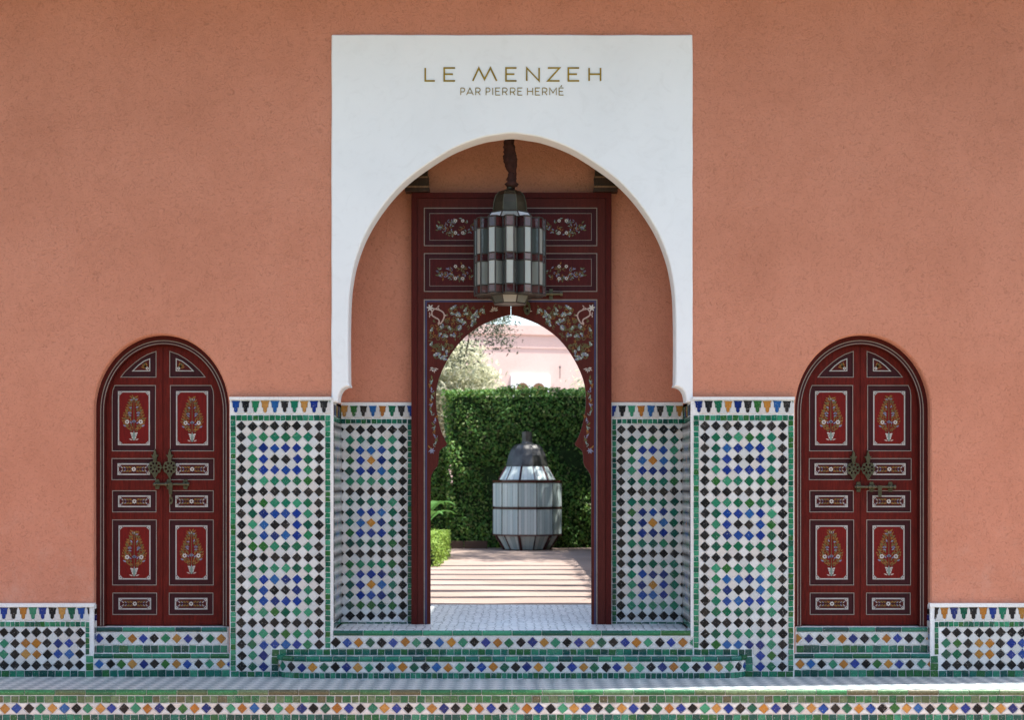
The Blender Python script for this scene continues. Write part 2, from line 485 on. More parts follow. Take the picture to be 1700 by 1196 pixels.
def thing(name, label, cat, loc=(0, 0, 0), group=None):
    o = bpy.data.objects.new(name, None)
    COL.objects.link(o)
    o.location = loc
    o['label'] = label; o['category'] = cat
    if group: o['group'] = group
    return o

def tag(o, label, cat, group=None):
    o['label'] = label; o['category'] = cat
    if group: o['group'] = group
    return o

def struct(o):
    o['kind'] = 'structure'
    return o

def smooth_path(pts, per=8):
    """Catmull-Rom through the points"""
    out = []
    n = len(pts)
    for i in range(n - 1):
        p0 = pts[max(0, i - 1)]; p1 = pts[i]; p2 = pts[i + 1]; p3 = pts[min(n - 1, i + 2)]
        for k in range(per):
            t = k / per
            out.append(tuple(0.5 * (2 * p1[d] + (p2[d] - p0[d]) * t + (2 * p0[d] - 5 * p1[d] + 4 * p2[d] - p3[d]) * t * t
                                    + (3 * p1[d] - p0[d] - 3 * p2[d] + p3[d]) * t ** 3) for d in range(len(p1))))
    out.append(tuple(pts[-1]))
    return out

def offset_loop(l, d):
    """move a closed loop along its normals; d > 0 grows a counter-clockwise loop"""
    n = len(l)
    area = sum(l[i][0] * l[(i + 1) % n][1] - l[(i + 1) % n][0] * l[i][1] for i in range(n))
    s = 1 if area > 0 else -1
    out = []
    for i in range(n):
        a, c, b = Vector(l[i - 1]), Vector(l[i]), Vector(l[(i + 1) % n])
        d1 = (c - a).normalized(); d2 = (b - c).normalized()
        nn = Vector((d1.y + d2.y, -d1.x - d2.x))
        if nn.length < 1e-6: nn = Vector((d1.y, -d1.x))
        nn.normalize()
        k = max(0.5, nn.dot(Vector((d1.y, -d1.x))))
        q = c + nn * (s * d / k)
        out.append((q.x, q.y))
    return out

# ------------------------------------------------------------------ ground, platform levels
GZ, TZ, GARD = -0.36, Z(1048.5), 0.35
PLT = 0.03      # top of the platform
m = MB(); m.add([(-300, -200, GZ), (300, -200, GZ), (300, 400, GZ), (-300, 400, GZ)], [(0, 1, 2, 3)], 'forecourt')
struct(m.build('ground'))
m = MB(); m.box(-40, 40, -4.6, -0.9, GZ - 0.2, GZ + 0.006, 'pink_paving')
struct(m.build('bounce_strip'))  # unseen paving strip added for warm bounce onto the platform riser
m = MB(); m.box(-120, 120, 3.0, 190, GZ + 0.01, GARD, 'gravel')
struct(m.build('garden_ground'))
m = MB(); m.box(-1.75, 1.75, 0.10, 3.02, GZ + 0.02, TZ - 0.002, 'threshold_tiles')
struct(m.build('threshold_floor'))

# unseen planting added behind the camera to block low sky light
m = MB()
rng0 = random.Random(8)
oh = thing('sky_block_hedge', 'unseen hedge row added behind the viewer to block low sky light', 'hedge', (0, -33, GZ))
for i in range(30):
    x0 = -36 + i * 2.4
    m.lathe([(0.5, GZ), (1.5, GZ + 0.5), (1.7, GZ + 4), (1.35, GZ + 7.5), (0.6, GZ + 9.2 + rng0.uniform(-0.6, 0.8)), (0.05, GZ + 10)], 'hedge_core', 9, (x0 + rng0.uniform(-0.3, 0.3), -33 + rng0.uniform(-0.4, 0.4), 0))
m.build('foliage', oh)['kind'] = 'stuff'

# ------------------------------------------------------------------ the building's walls
bld = thing('gate_building', 'terracotta plastered gate building with arched niche and two arched door recesses', 'building', (0, 0.4, 0))

def door_arch(cx, hw, top, spring, bottom, y, n=40):
    """half ellipse over straight jambs, in pixels of the plane y, anticlockwise from bottom left seen from the front"""
    pts = [(cx + hw, bottom)]
    for i in range(n + 1):
        a = math.pi * i / n
        pts.append((cx + hw * math.cos(a), spring - (spring - top) * math.sin(a)))
    pts.append((cx - hw, bottom))
    return P2(pts, y)

WX, WTOP = 9.0, 6.45
DL, DR = 267.5, 1432.5
wall_out = [(-WX, GZ), (WX, GZ), (WX, WTOP), (-WX, WTOP)]
holeL = door_arch(DL, 112.5, 556, 682, 1128, 0)
holeR = door_arch(DR, 112.5, 556, 682, 1128, 0)
holeN = P2([(1147, 1129), (1147, 66), (553, 66), (553, 1129)])
m = MB()
def fl_off(h): return offset_loop(h, 0.012)
m.prism([wall_out, holeL, holeR, holeN], 0.0, 0.30, 'terracotta', 0.012, [wall_out, fl_off(holeL), fl_off(holeR), holeN])
m.build('facade_wall', bld)
# the niche: sides, ceiling, back wall with the gate opening
JX, NB = 1.4825, 0.66
for x0 in (-JX - 0.25, JX):
    m = MB(); m.box(x0, x0 + 0.25, 0.245, NB + 0.02, 0, 5.1, 'terracotta'); m.build('niche_side', bld)
m = MB(); m.box(-JX - 0.25, JX + 0.25, 0.02, 1.0, 5.1, 5.3, 'terracotta'); m.build('niche_ceiling', bld)
gx0, gx1, gtop = X(694, NB), X(1004, NB), Z(330, NB)
m = MB()
m.prism([[(-WX, GZ), (gx0, GZ), (gx0, gtop), (gx1, gtop), (gx1, GZ), (WX, GZ), (WX, WTOP), (-WX, WTOP)]], NB, 0.80, 'terracotta')
m.build('back_wall', bld)
# backs of the two door recesses
for c in (DL, DR):
    m = MB(); m.box(X(c - 150), X(c + 150), 0.305, 0.35, GZ, 3.2, 'frame_red'); m.build('recess_back', bld)
# roof slab with an added eave; a shading block behind on the right
m = MB()
ev = [(-WX, -1.5), (1.2, -1.48), (2.3, -1.38), (3.88, -1.12), (6.55, -0.84), (WX, -0.6), (WX, 1.0), (-WX, 1.0)]  # added out of view, tapered so its shadow slants along the platform
n_ = len(ev)
vs = [(a, b, 6.3) for a, b in ev] + [(a, b, 6.5) for a, b in ev]
fs = [tuple(range(n_))[::-1], tuple(range(n_, 2 * n_))] + [(i, (i + 1) % n_, n_ + (i + 1) % n_, n_ + i) for i in range(n_)]
m.add(vs, fs, 'terracotta'); m.build('shadow_eave', bld)
m = MB(); m.box(1.75, 7.5, 0.82, 2.6, GZ, 7.3, 'terracotta')  # unseen block added to shade the threshold tiles
w_ = m.build('shade_block', bld)

# ------------------------------------------------------------------ white arch surround
arch_half = [(850, 221), (826, 223.6), (801, 228), (770, 238.5), (740.5, 252.5), (700.5, 278.5), (672, 301), (646, 328.5), (623, 360), (604, 394),
             (590, 432), (582.5, 468), (579, 506), (578, 570), (578.5, 636)]
left = smooth_path([(872, 226)] + arch_half, 6)[6:]
curl = [(580.5, 641.5), (573.5, 642.5)] + [(560.8 + 12.7 * (1 - math.cos(a)) , 666 - 22.5 * math.sin(a)) for a in [R(x) for x in (78, 64, 50, 36, 22, 8)]] + [(560.6, 668)]
leftp = left + curl
rightp = [(1700 - a, b) for a, b in leftp]
outline = [(550, 668), (550.5, 58), (1149.5, 57), (1150, 668)] + list(reversed(rightp)) + leftp[1:]
# outline runs: outer left down... build as one closed loop around the inverted U
rw = random.Random(2)
wob = lambda: rw.uniform(-0.45, 0.45)
loop = [(550, 668)] + [(550.2 + wob(), 668 - i * 30.5) for i in range(1, 20)] + [(550.6, 58), (552.5, 57)] + [(553 + i * 29.7, 57.2 + wob()) for i in range(1, 20)] + [(1147.5, 57), (1149.4, 58)] + [(1149.8 + wob(), 58 + i * 30.5) for i in range(1, 20)] + [(1150, 668)] + list(reversed(rightp))[0:] + leftp[1:]
lw = P2(loop, -0.015)
sur = MB()
fl = offset_loop(lw, -0.009)
sur.prism([lw], -0.018, 0.235, 'white_plaster', 0.009, [fl])
sur_o = sur.build('arch_surround', None, (0, 0, Z(668)))
tag(sur_o, 'white plaster pointed arch surround framing the central niche', 'arch')

# ------------------------------------------------------------------ gold lettering
def letter(name, strokes, x0, x1, ytop, ybot, w, parent, y, mat='gold_leaf', depth=0.008):
    """strokes: polylines in a unit box (0..1 across, 0..1 up); each letter is a solid piece"""
    mb = MB()
    a, b = X(x0, y), X(x1, y)
    c, d = Z(ybot, y), Z(ytop, y)
    for st in strokes:
        pts = [(a + (b - a) * u, c + (d - c) * v) for u, v in st]
        n = len(pts)
        Lp, Rp = [], []
        for i in range(n):
            p = Vector(pts[i]); q0 = Vector(pts[max(0, i - 1)]); q1 = Vector(pts[min(n - 1, i + 1)])
            d1 = (p - q0) if i else (q1 - p); d2 = (q1 - p) if i < n - 1 else d1
            d1 = d1.normalized(); d2 = d2.normalized()
            nn = Vector((-d1.y - d2.y, d1.x + d2.x))
            nn = nn.normalized() if nn.length > 1e-5 else Vector((-d1.y, d1.x))
            k = max(0.45, nn.dot(Vector((-d1.y, d1.x))))
            nn *= w * 0.5 / k
            Lp.append((p.x + nn.x, p.y + nn.y)); Rp.append((p.x - nn.x, p.y - nn.y))
        mb.prism([Rp + Lp[::-1]], y - depth, y, mat)
    return mb.build(name, parent, ((a + b) / 2, y, c))

def arc(cx, cy, rx, ry, a0, a1, n=8):
    return [(cx + rx * math.cos(R(a0 + (a1 - a0) * i / n)), cy + ry * math.sin(R(a0 + (a1 - a0) * i / n))) for i in range(n + 1)]

bowl = [(0, 1)] + [(0.45, 1)] + arc(0.52, 0.72, 0.44, 0.28, 80, -80) + [(0.45, 0.44), (0, 0.44)]
GL = {
 'L': [[(0, 1), (0, 0), (1, 0)]],
 'E': [[(1, 1), (0, 1), (0, 0), (1, 0)], [(0.05, 0.52), (0.8, 0.52)]],
 'M': [[(0, 0), (0.25, 1), (0.49, 0.12), (0.74, 1), (1, 0)]],
 'N': [[(0, 0), (0, 1), (1, 0), (1, 1)]],
 'Z': [[(0, 1), (1, 1), (0, 0), (1, 0)]],
 'H': [[(0, 0), (0, 1)], [(1, 0), (1, 1)], [(0.05, 0.52), (0.95, 0.52)]],
 'P': [[(0, 0), (0, 1)], bowl],
 'R': [[(0, 0), (0, 1)], bowl, [(0.5, 0.44), (0.95, 0)]],
 'A': [[(0, 0), (0.5, 1), (1, 0)], [(0.2, 0.3), (0.8, 0.3)]],
 'I': [[(0.5, 0), (0.5, 1)]],
 'm': [[(0, 0), (0, 1), (0.5, 0.3), (1, 1), (1, 0)]],
 'e': [[(1, 1), (0, 1), (0, 0), (1, 0)], [(0.05, 0.52), (0.85, 0.52)], [(0.35, 1.15), (0.62, 1.38)]],
}
LY = -0.019
s1 = thing('sign_lettering', 'large widely spaced gold capital letters on the white arch surround', 'lettering', (0, LY, Z(136)))
for ch, a, b in (('L', 706, 722), ('E', 737.5, 755.5), ('M', 785, 824.5), ('E', 840, 857.5), ('N', 874.5, 895), ('Z', 909.5, 929), ('E', 943.5, 961.5), ('H', 978, 997)):
    letter('letter', GL[ch], a, b, 112.6, 134.0, 0.0132, s1, LY, depth=0.004)
s2 = thing('sign_lettering', 'small thin gold capital letters in the lower line of the sign', 'lettering', (0, LY, Z(159)))
for ch, a, b in (('P', 765, 771.8), ('A', 774.5, 785.8), ('R', 789.8, 797.6), ('P', 807, 813.8), ('I', 816.5, 819.5), ('E', 822.8, 830.4), ('R', 834.5, 842.3), ('R', 847.3, 855.3), ('E', 859.6, 867.2),
                 ('H', 875.7, 884.3), ('E', 888.8, 896.4), ('R', 900.4, 908.4), ('m', 912.6, 923.6), ('e', 928.2, 935.6)):
    letter('letter', GL[ch], a, b, 145.8, 157.6, 0.0058, s2, LY, depth=0.003)

# ------------------------------------------------------------------ zellige tiles
TILE_T = 0.006
_cache = {}

def tile_mesh(poly, key, jit):
    """one glazed piece: polygon (x, z) about its centre, chamfered top, front towards -y"""
    if key in _cache:
        return _cache[key]
    pts = [(a + random.uniform(-jit, jit), b + random.uniform(-jit, jit)) for a, b in poly]
    n = len(pts)
    top = [(a * 0.95, b * 0.95) for a, b in pts]
    vs = [(a, 0.001, b) for a, b in pts] + [(a, -TILE_T * 0.72, b) for a, b in pts] + [(a, -TILE_T, b) for a, b in top]
    area = sum(pts[i][0] * pts[(i + 1) % n][1] - pts[(i + 1) % n][0] * pts[i][1] for i in range(n))
    fs = []
    for r_ in (0, 1):
        for i in range(n):
            j = (i + 1) % n
            q = (r_ * n + i, r_ * n + j, (r_ + 1) * n + j, (r_ + 1) * n + i)
            fs.append(q if area > 0 else q[::-1])
    if n == 4:
        q = (8, 9, 10, 11); fs.append(q if area > 0 else q[::-1])
    else:
        for t in tessellate_polygon([[Vector((a, b, 0)) for a, b in top]]):
            fs.append(tuple(2 * n + i for i in orient2(top, t)))
    me = bpy.data.meshes.new('tile')
    me.from_pydata(vs, [], fs)
    me.materials.append(None)
    me.update()
    _cache[key] = me
    return me

def clip(poly, x0, x1, y0, y1):
    def cut(p, f):
        out = []
        for i in range(len(p)):
            a, b = p[i], p[(i + 1) % len(p)]
            fa, fb = f(a), f(b)
            if fa >= 0: out.append(a)
            if (fa >= 0) != (fb >= 0):
                t = fa / (fa - fb)
                out.append((a[0] + (b[0] - a[0]) * t, a[1] + (b[1] - a[1]) * t))
        return out
    for f in (lambda q: q[0] - x0, lambda q: x1 - q[0], lambda q: q[1] - y0, lambda q: y1 - q[1]):
        poly = cut(poly, f)
        if len(poly) < 3: return []
    return poly

class Panel:
    """lays tiles given in pixels of the plane at depth y; path = optional map (u, z) -> (x, y, z, rotation)"""
    def __init__(self, root, y, path=None):
        self.root, self.y, self.S, self.path = root, y, sc(y), path
        self.o = wloc(root)

    def tile(self, poly, colour, name, jit=0.0013, box=None):
        cpoly = clip(poly, *box) if box else poly
        if len(cpoly) < 3: return
        xs = [p[0] for p in cpoly]; ys = [p[1] for p in cpoly]
        if (max(xs) - min(xs)) < 1.2 or (max(ys) - min(ys)) < 1.2: return
        cx, cy = (max(xs) + min(xs)) / 2, (max(ys) + min(ys)) / 2
        loc = [((a - cx) / self.S, -(b - cy) / self.S) for a, b in cpoly]
        key = tuple((round(a, 4), round(b, 4)) for a, b in loc) + (random.randrange(7),)
        me = tile_mesh(loc, key, jit)
        o = bpy.data.objects.new(name, me)
        o.material_slots[0].link = 'OBJECT'
        o.material_slots[0].material = MAT[TC[colour]]
        if self.path:
            x, y, z, rz = self.path(X(cx, self.y), Z(cy, self.y))
        else:
            x, y, z, rz = X(cx, self.y), self.y, Z(cy, self.y), 0.0
        o.parent = self.root
        o.location = Vector((x, y, z)) - self.o
        o.rotation_euler = (random.gauss(0, R(1.3)), random.gauss(0, R(1.6)), rz + random.gauss(0, R(1.3)))
        k_ = random.uniform(0.95, 1.025); o.scale = (k_, 1, k_)
        COL.objects.link(o)
        return o

    def diamond(self, cx, cy, h, colour, box=None, name='diamond_tile'):
        cx += random.gauss(0, 0.32); cy += random.gauss(0, 0.32)
        self.tile([(cx + h, cy), (cx, cy - h), (cx - h, cy), (cx, cy + h)], colour, name, box=box)

    def squares(self, x0, x1, y0, y1, colour, vertical=False, pitch=9.1, gap=0.9):
        a, b = (y0, y1) if vertical else (x0, x1)
        n = max(1, round((b - a) / pitch))
        cuts = [a + (b - a) * i / n + (random.gauss(0, pitch * 0.04) if 0 < i < n else 0) for i in range(n + 1)]
        for c0, c1 in zip(cuts, cuts[1:]):
            c0 += gap / 2; c1 -= gap / 2
            if vertical:
                p = [(x1, c0), (x0, c0), (x0, c1), (x1, c1)]
            else:
                p = [(c1, y0), (c0, y0), (c0, y1), (c1, y1)]
            # quantise so that alike pieces share a mesh
            cxx, cyy = (p[0][0] + p[1][0]) / 2, (p[0][1] + p[2][1]) / 2
            hw = round(abs(p[0][0] - p[1][0]) * 2) / 4; hh = round(abs(p[0][1] - p[2][1]) * 2) / 4
            self.tile([(cxx + hw, cyy - hh), (cxx - hw, cyy - hh), (cxx - hw, cyy + hh), (cxx + hw, cyy + hh)], colour, 'border_tile')

    def merlon(self, cx, y0, k, colour, box=None):
        half = [(7.2, 0), (7.0, 1.2), (5.6, 3.6), (5.2, 11.2), (3.0, 11.4), (2.8, 17.3), (1.6, 18.9), (0, 19.8)]
        pts = [(cx + a * k, y0 + b * k) for a, b in half] + [(cx - a * k, y0 + b * k) for a, b in reversed(half[:-1])]
        self.tile(pts, colour, 'merlon_tile', 0.0, box)

    def frieze(self, x_first, pitch, y0, k, seq, box):
        i = 0
        x = x_first
        while x < box[1] + 8 and i < 80:
            if x > box[0] - 8:
                self.merlon(x, y0, k, seq[i % len(seq)], box)
                # the white piece between two pendants
                h = [(0.9, 0.6), (1.6, 3.2), (2.35, 4.0), (2.75, 11.4), (4.8, 12.2), (5.0, 18.0), (6.9, 20.3), (6.9, 22.0)]
                cx = x + pitch / 2
                pts = [(cx + a * k, y0 + b * k) for a, b in h] + [(cx - a * k, y0 + b * k) for a, b in reversed(h)]
                self.tile(pts, 'W', 'white_tile', 0.0, box)
            x += pitch; i += 1

    def coping(self, x0, x1, y0, y1, pitch=48, colour='T', depth=0.035):
        """long half-round edge pieces"""
        n = max(1, round((x1 - x0) / pitch))
        for i in range(n):
            a = x0 + (x1 - x0) * i / n + 0.6; b = x0 + (x1 - x0) * (i + 1) / n - 0.6
            nose_piece(self, a, b, y0, y1, colour, depth)

def nose_piece(pn, a, b, y0, y1, colour, depth):
    L = (b - a) / pn.S; H = (y1 - y0) / pn.S
    key = ('nose', round(L, 3), round(H, 3), depth)
    if key not in _cache:
        prof = [(depth, H / 2), (-0.002, H / 2), (-0.009, H * 0.36), (-0.012, H * 0.05), (-0.010, -H * 0.3), (-0.003, -H / 2), (depth, -H / 2)]
        vs = [(-L / 2, p, q) for p, q in prof] + [(L / 2, p, q) for p, q in prof]
        n = len(prof)
        fs = [(i, (i + 1) % n, n + (i + 1) % n, n + i) for i in range(n)] + [tuple(range(n))[::-1], tuple(range(n, 2 * n))]
        me = bpy.data.meshes.new('coping'); me.from_pydata(vs, [], fs); me.materials.append(None); me.update()
        _cache[key] = me
    o = bpy.data.objects.new('coping_tile', _cache[key])
    o.material_slots[0].link = 'OBJECT'; o.material_slots[0].material = MAT[TC[colour]]
    cx, cy = (a + b) / 2, (y0 + y1) / 2
    if pn.path: x, y, z, rz = pn.path(X(cx, pn.y), Z(cy, pn.y))
    else: x, y, z, rz = X(cx, pn.y), pn.y, Z(cy, pn.y), 0
    o.parent = pn.root; o.location = Vector((x, y, z)) - pn.o
    o.rotation_euler = (0, random.gauss(0, R(0.12)), rz + random.gauss(0, R(0.15)))
    COL.objects.link(o)

def mirror(px): return 1700 - px

PY = -0.03   # face of the tiled piers
def pier(side):
    lab = ('tall tiled pier with stepped foot between left arched door and white arch' if side < 0 else
           'tall tiled pier with stepped foot between white arch and right arched door')
    t = thing('tiled_pier', lab, 'tile panel', (X(465 if side < 0 else 1235), PY, 0), 'tall tiled piers beside the niche')
    f = (lambda p: p) if side < 0 else mirror
    xr = lambda a, b: (min(f(a), f(b)), max(f(a), f(b)))
    b0, b1 = xr(381.5, 553)
    m = MB()
    m.box(X(b0, PY), X(b1, PY), PY, 0.0 - 0.002, 0.0, Z(660.5, PY), 'mortar')
    m.build('mortar_bed', t)
    m = MB()
    c0, c1 = xr(381, 550)
    m.box(X(c0, PY), X(c1, PY), PY - 0.012, PY - 0.001, Z(664.5, PY), Z(659.5, PY), 'mortar')
    m.build('top_ledge', t)
    p = Panel(t, PY)
    x0, x1 = xr(382.5, 549)
    p.frieze((391.5 if side < 0 else 1160), 16.25, 666, 0.99, 'BKGO', (x0 + 0.5, x1 - 0.5, 600, 1200))
    y0_, y1_ = xr(383, 391.2); p.squares(y0_, y1_, 690, 1115.5, 'G', True)
    y0_, y1_ = xr(540.2, 548.4); p.squares(y0_, y1_, 690, 1077, 'G', True)
    a, b = xr(391.8, 539.6); p.squares(a, b, 690, 698.6, 'G')
    # stepped foot
    a, b = xr(451, 548.4); p.squares(a, b, 1079, 1090.5, 'T', False, 12.3)
    a, b = xr(451, 462); p.squares(a, b, 1091.2, 1115.5, 'T', True, 12.2)
    a, b = xr(383, 463); p.squares(a, b, 1116, 1126, 'T', False, 12.6)
    fx0, fx1 = xr(391.8, 539.8)
    for r_ in range(23):
        cy = 708.2 + r_ * 18.16
        for c in range(8):
            lx = 400.9 + c * 18.42
            k = r_ % 6
            if c in (0, 7) or k == 0: col = 'K'
            elif c in (1, 6) or k in (1, 5): col = 'G'
            elif c in (2, 5) or k in (2, 4): col = 'B'
            else: col = 'K'
            if r_ > 20 and c > 3: continue
            if lx < 449 or r_ < 20:
                xl = xr(391.8, 539.8) if cy < 1068 else xr(391.8, 450.2)
                box = (xl[0], xl[1], 699, 1115.5)
            else:
                box = (fx0, fx1, 699, 1078.3)
            p.diamond(f(lx), cy, 8.45, col, box)
    for r_ in range(24):
        cy = 708.2 - 9.08 + r_ * 18.16
        for c in range(9):
            lx = 400.9 - 9.21 + c * 18.42
            if cy > 1079 and lx > 455: continue
            xl = xr(391.8, 450.2) if cy > 1079 else (fx0, fx1)
            p.diamond(f(lx), cy, 8.6, 'W', (xl[0], xl[1], 699, 1115.5 if lx < 449 else 1078.3), 'white_tile')
    return t
pier(-1); pier(1)

# tiled panels on the niche's back wall, beside the gate
NY = NB - 0.012
def niche_panel(side):
    lab = ('shaded tile panel left of the red gate inside the niche' if side < 0 else 'shaded tile panel right of the red gate inside the niche')
    t = thing('niche_tile_panel', lab, 'tile panel', (X(622 if side < 0 else 1078, NY), NY, TZ), 'tile panels inside the niche')
    f = (lambda p: p) if side < 0 else mirror
    xr = lambda a, b: (min(f(a), f(b)), max(f(a), f(b)))
    m = MB()
    b0, b1 = xr(564.2, 694)
    m.box(X(b0, NY), X(b1, NY), NY, NB - 0.002, TZ - 0.01, Z(668.5, NY), 'mortar'); m.build('mortar_bed', t)
    p = Panel(t, NY)
    a, b = xr(565, 684)
    if side < 0: p.frieze(571.5, 15.85, 674, 0.93, 'OGKB', (a, b, 600, 1200))
    else: p.frieze(1017, 15.85, 674, 0.93, 'BKGO', (a, b, 600, 1200))
    a, b = xr(565.5, 676); p.squares(a, b, 696.5, 703.6, 'T', False, 8.6)
    a, b = xr(677, 683.5); p.squares(a, b, 696.5, 1042, 'T', True, 9)
    a, b = xr(565.5, 676); p.squares(a, b, 1034, 1042, 'T', False, 13)
    fx = xr(565.3, 676.4)
    for r_ in range(19):
        cy = 713.6 + r_ * 17.2
        for c in range(7):
            lx = 563.2 + c * 17.62
            k = r_ % 6
            if c in (0, 6) or k == 0: col = 'K'
            elif c in (1, 5) or k in (1, 5): col = 'T'
            elif c == 3 and k == 3: col = 'O'
            else: col = 'B'
            p.diamond(f(lx), cy, 8.0, col, (fx[0], fx[1], 704.2, 1033.4))
    for r_ in range(20):
        cy = 713.6 - 8.6 + r_ * 17.2
        for c in range(7):
            lx = 563.2 + 8.81 + c * 17.62
            p.diamond(f(lx), cy, 8.15, 'W', (fx[0], fx[1], 704.2, 1033.4), 'white_tile')
niche_panel(-1); niche_panel(1)

# tiled jambs of the niche (seen at a grazing angle): joined per colour
def jamb(side):
    lab = ('narrow tiled jamb turning into the niche at left' if side < 0 else 'narrow tiled jamb turning into the niche at right')
    xx = side * JX
    t = thing('tiled_jamb', lab, 'tile panel', (xx, 0.28, TZ), 'tiled jambs of the niche')
    m = MB()
    xa, xb = (xx - 0.06, xx + 0.0) if side < 0 else (xx, xx + 0.06)
    zt = Z(667)
    m.box(xa, xb, PY + 0.001, NB - 0.014, TZ - 0.02, zt, 'mortar'); m.build('mortar_bed', t)
    acc = {}
    def put(cy_, cz, h, col):
        y0 = cy_ - h; y1 = cy_ + h
        poly = clip([(cy_ + h, cz), (cy_, cz + h), (cy_ - h, cz), (cy_, cz - h)], 0.03, NB - 0.03, TZ + 0.07, zt - 0.17)
        if len(poly) < 3: return
        mb = acc.setdefault(col, MB())
        xf = xx - side * 0.005
        vs = [(xf, a, b) for a, b in poly] + [(xx, a, b) for a, b in poly]
        n = len(poly)
        q = tuple(range(n))
        fs = [q] + [(i, n + i, n + (i + 1) % n, (i + 1) % n) for i in range(n)]
        mb.add(vs, fs, TC[col])
    pt = 0.0905
    for r_ in range(20):
        for c in range(7):
            k = r_ % 6
            col = 'K' if (c in (0, 6) or k == 0) else ('T' if (c in (1, 5) or k in (1, 5)) else ('B' if (c, k) != (3, 3) else 'O'))
            put(0.03 + c * pt, zt - 0.205 - r_ * pt, 0.0415, col)
            put(0.03 + pt / 2 + c * pt, zt - 0.205 + pt / 2 - r_ * pt, 0.0425, 'W')
    for i in range(11):
        put2 = acc.setdefault('T', MB())
        y0 = 0.035 + i * 0.047
        for zz in (zt - 0.165, TZ + 0.02):
            put2.box(min(xx, xx - side * 0.005), max(xx, xx - side * 0.005), y0, y0 + 0.043, zz, zz + 0.042, 'tile_teal')
    for i in range(7):
        mb = acc.setdefault('KBGO'[i % 4], MB())
        y0 = 0.05 + i * 0.075
        for wz, h0, h1 in ((0.03, 0.02, 0.065), (0.015, 0.065, 0.11)):
            mb.box(min(xx, xx - side * 0.005), max(xx, xx - side * 0.005), y0 - wz, y0 + wz, zt - 0.005 - h1, zt - 0.005 - h0, TC['KBGO'[i % 4]])
    for k, mb in acc.items():
        o = mb.build('mosaic', t); o['kind'] = 'stuff'
jamb(-1); jamb(1)

# low dados at the picture's edges
DY = -0.03
def low_dado(side):
    lab = ('low tiled dado at the left edge under the plain wall' if side < 0 else 'low tiled dado at the right edge under the plain wall')
    t = thing('tiled_dado', lab, 'tile panel', (X(80 if side < 0 else 1620), DY, 0), 'low tiled dados at the edges')
    f = (lambda p: p) if side < 0 else mirror
    xr = lambda a, b: (min(f(a), f(b)), max(f(a), f(b)))
    m = MB()
    a, b = xr(-200, 155.5)
    m.box(X(a, DY), X(b, DY), DY, -0.002, 0, Z(1004, DY), 'mortar')
    # return into the door recess
    r0, r1 = xr(149, 155.5)
    m.box(X(r0), X(r1), 0.0, 0.10, Z(1086), Z(1006, DY), 'mortar')
    m.build('mortar_bed', t)
    m = MB(); a, b = xr(-200, 156.5); m.box(X(a, DY), X(b, DY), DY - 0.012, 0.02, Z(1008.5, DY), Z(1002.5, DY), 'mortar'); m.build('top_ledge', t)
    p = Panel(t, DY)
    a, b = xr(-150, 148.5)
    if side < 0: p.frieze(6.6 - 16.1 * 8, 16.1, 1009.5, 0.98, 'BKOG', (a, b, 900, 1200))
    else: p.frieze(1551.5, 16.1, 1009.5, 0.98, 'KOBG', (a, b, 900, 1200))
    a, b = xr(-150, 141.6); p.squares(a, b, 1033.2, 1041.2, 'G', False, 8.4)
    a, b = xr(142.2, 148.4); p.squares(a, b, 1033.2, 1088, 'G', True, 9.1)
    a, b = xr(142.8, 155); p.squares(a, b, 1089.3, 1126, 'G', True, 12.4)
    a, b = xr(-150, 142); p.squares(a, b, 1114.6, 1126, 'T', False, 12.9)
    seq = 'KBBKOOKGG' if side < 0 else 'GGKOOKBBK'
    for r_ in range(4):
        for c in range(16):
            lx = (133 if side < 0 else 129.5) - c * 18.05
            col = 'K' if r_ in (0, 3) else seq[c % 9]
            if r_ in (1, 2) and col == 'G': col = 'G'
            p.diamond(f(lx), 1051 + r_ * 18.1, 8.4, col, (*xr(-150, 141.8), 1041.8, 1114))
            for dy in (-9.05,) + ((9.05,) if r_ == 3 else ()):
                p.diamond(f(lx - 9.02), 1051 + r_ * 18.1 + dy, 8.55, 'W', (*xr(-150, 141.8), 1041.8, 1114), 'white_tile')
    # tiles of the return
    for i in range(7):
        z0 = Z(1084) + i * 0.052
        m = MB()
        xf = X(r1 if side < 0 else r0)
        m.box(min(xf, xf + (0.005 if side < 0 else -0.005)), max(xf, xf + (0.005 if side < 0 else -0.005)), 0.012, 0.09, z0, z0 + 0.046, ['tile_black', 'tile_white', 'tile_blue'][i % 3])
        m.build('return_tile', t)
low_dado(-1); low_dado(1)

# ------------------------------------------------------------------ steps
def dstrip(p, x0, x1, cy, pitch, h, seq, first, ytop, ybot):
    box = (x0, x1, ytop, ybot)
    n = 0
    x = first
    while x - h < x1:
        p.diamond(x, cy, h, seq[n % len(seq)], box)
        # white triangles above and below, between two diamonds
        for s_ in (-1, 1):
            e = (ytop + 0.5) if s_ < 0 else (ybot - 0.5)
            w = pitch / 2 - 0.9
            cxm = x + pitch / 2
            q = cy + s_ * 1.2
            p.tile([(cxm + w, e), (cxm - w, e), (cxm, q)] if s_ < 0 else [(cxm - w, e), (cxm + w, e), (cxm, q)], 'W', 'white_tile', 0.0003, box)
        x += pitch; n += 1

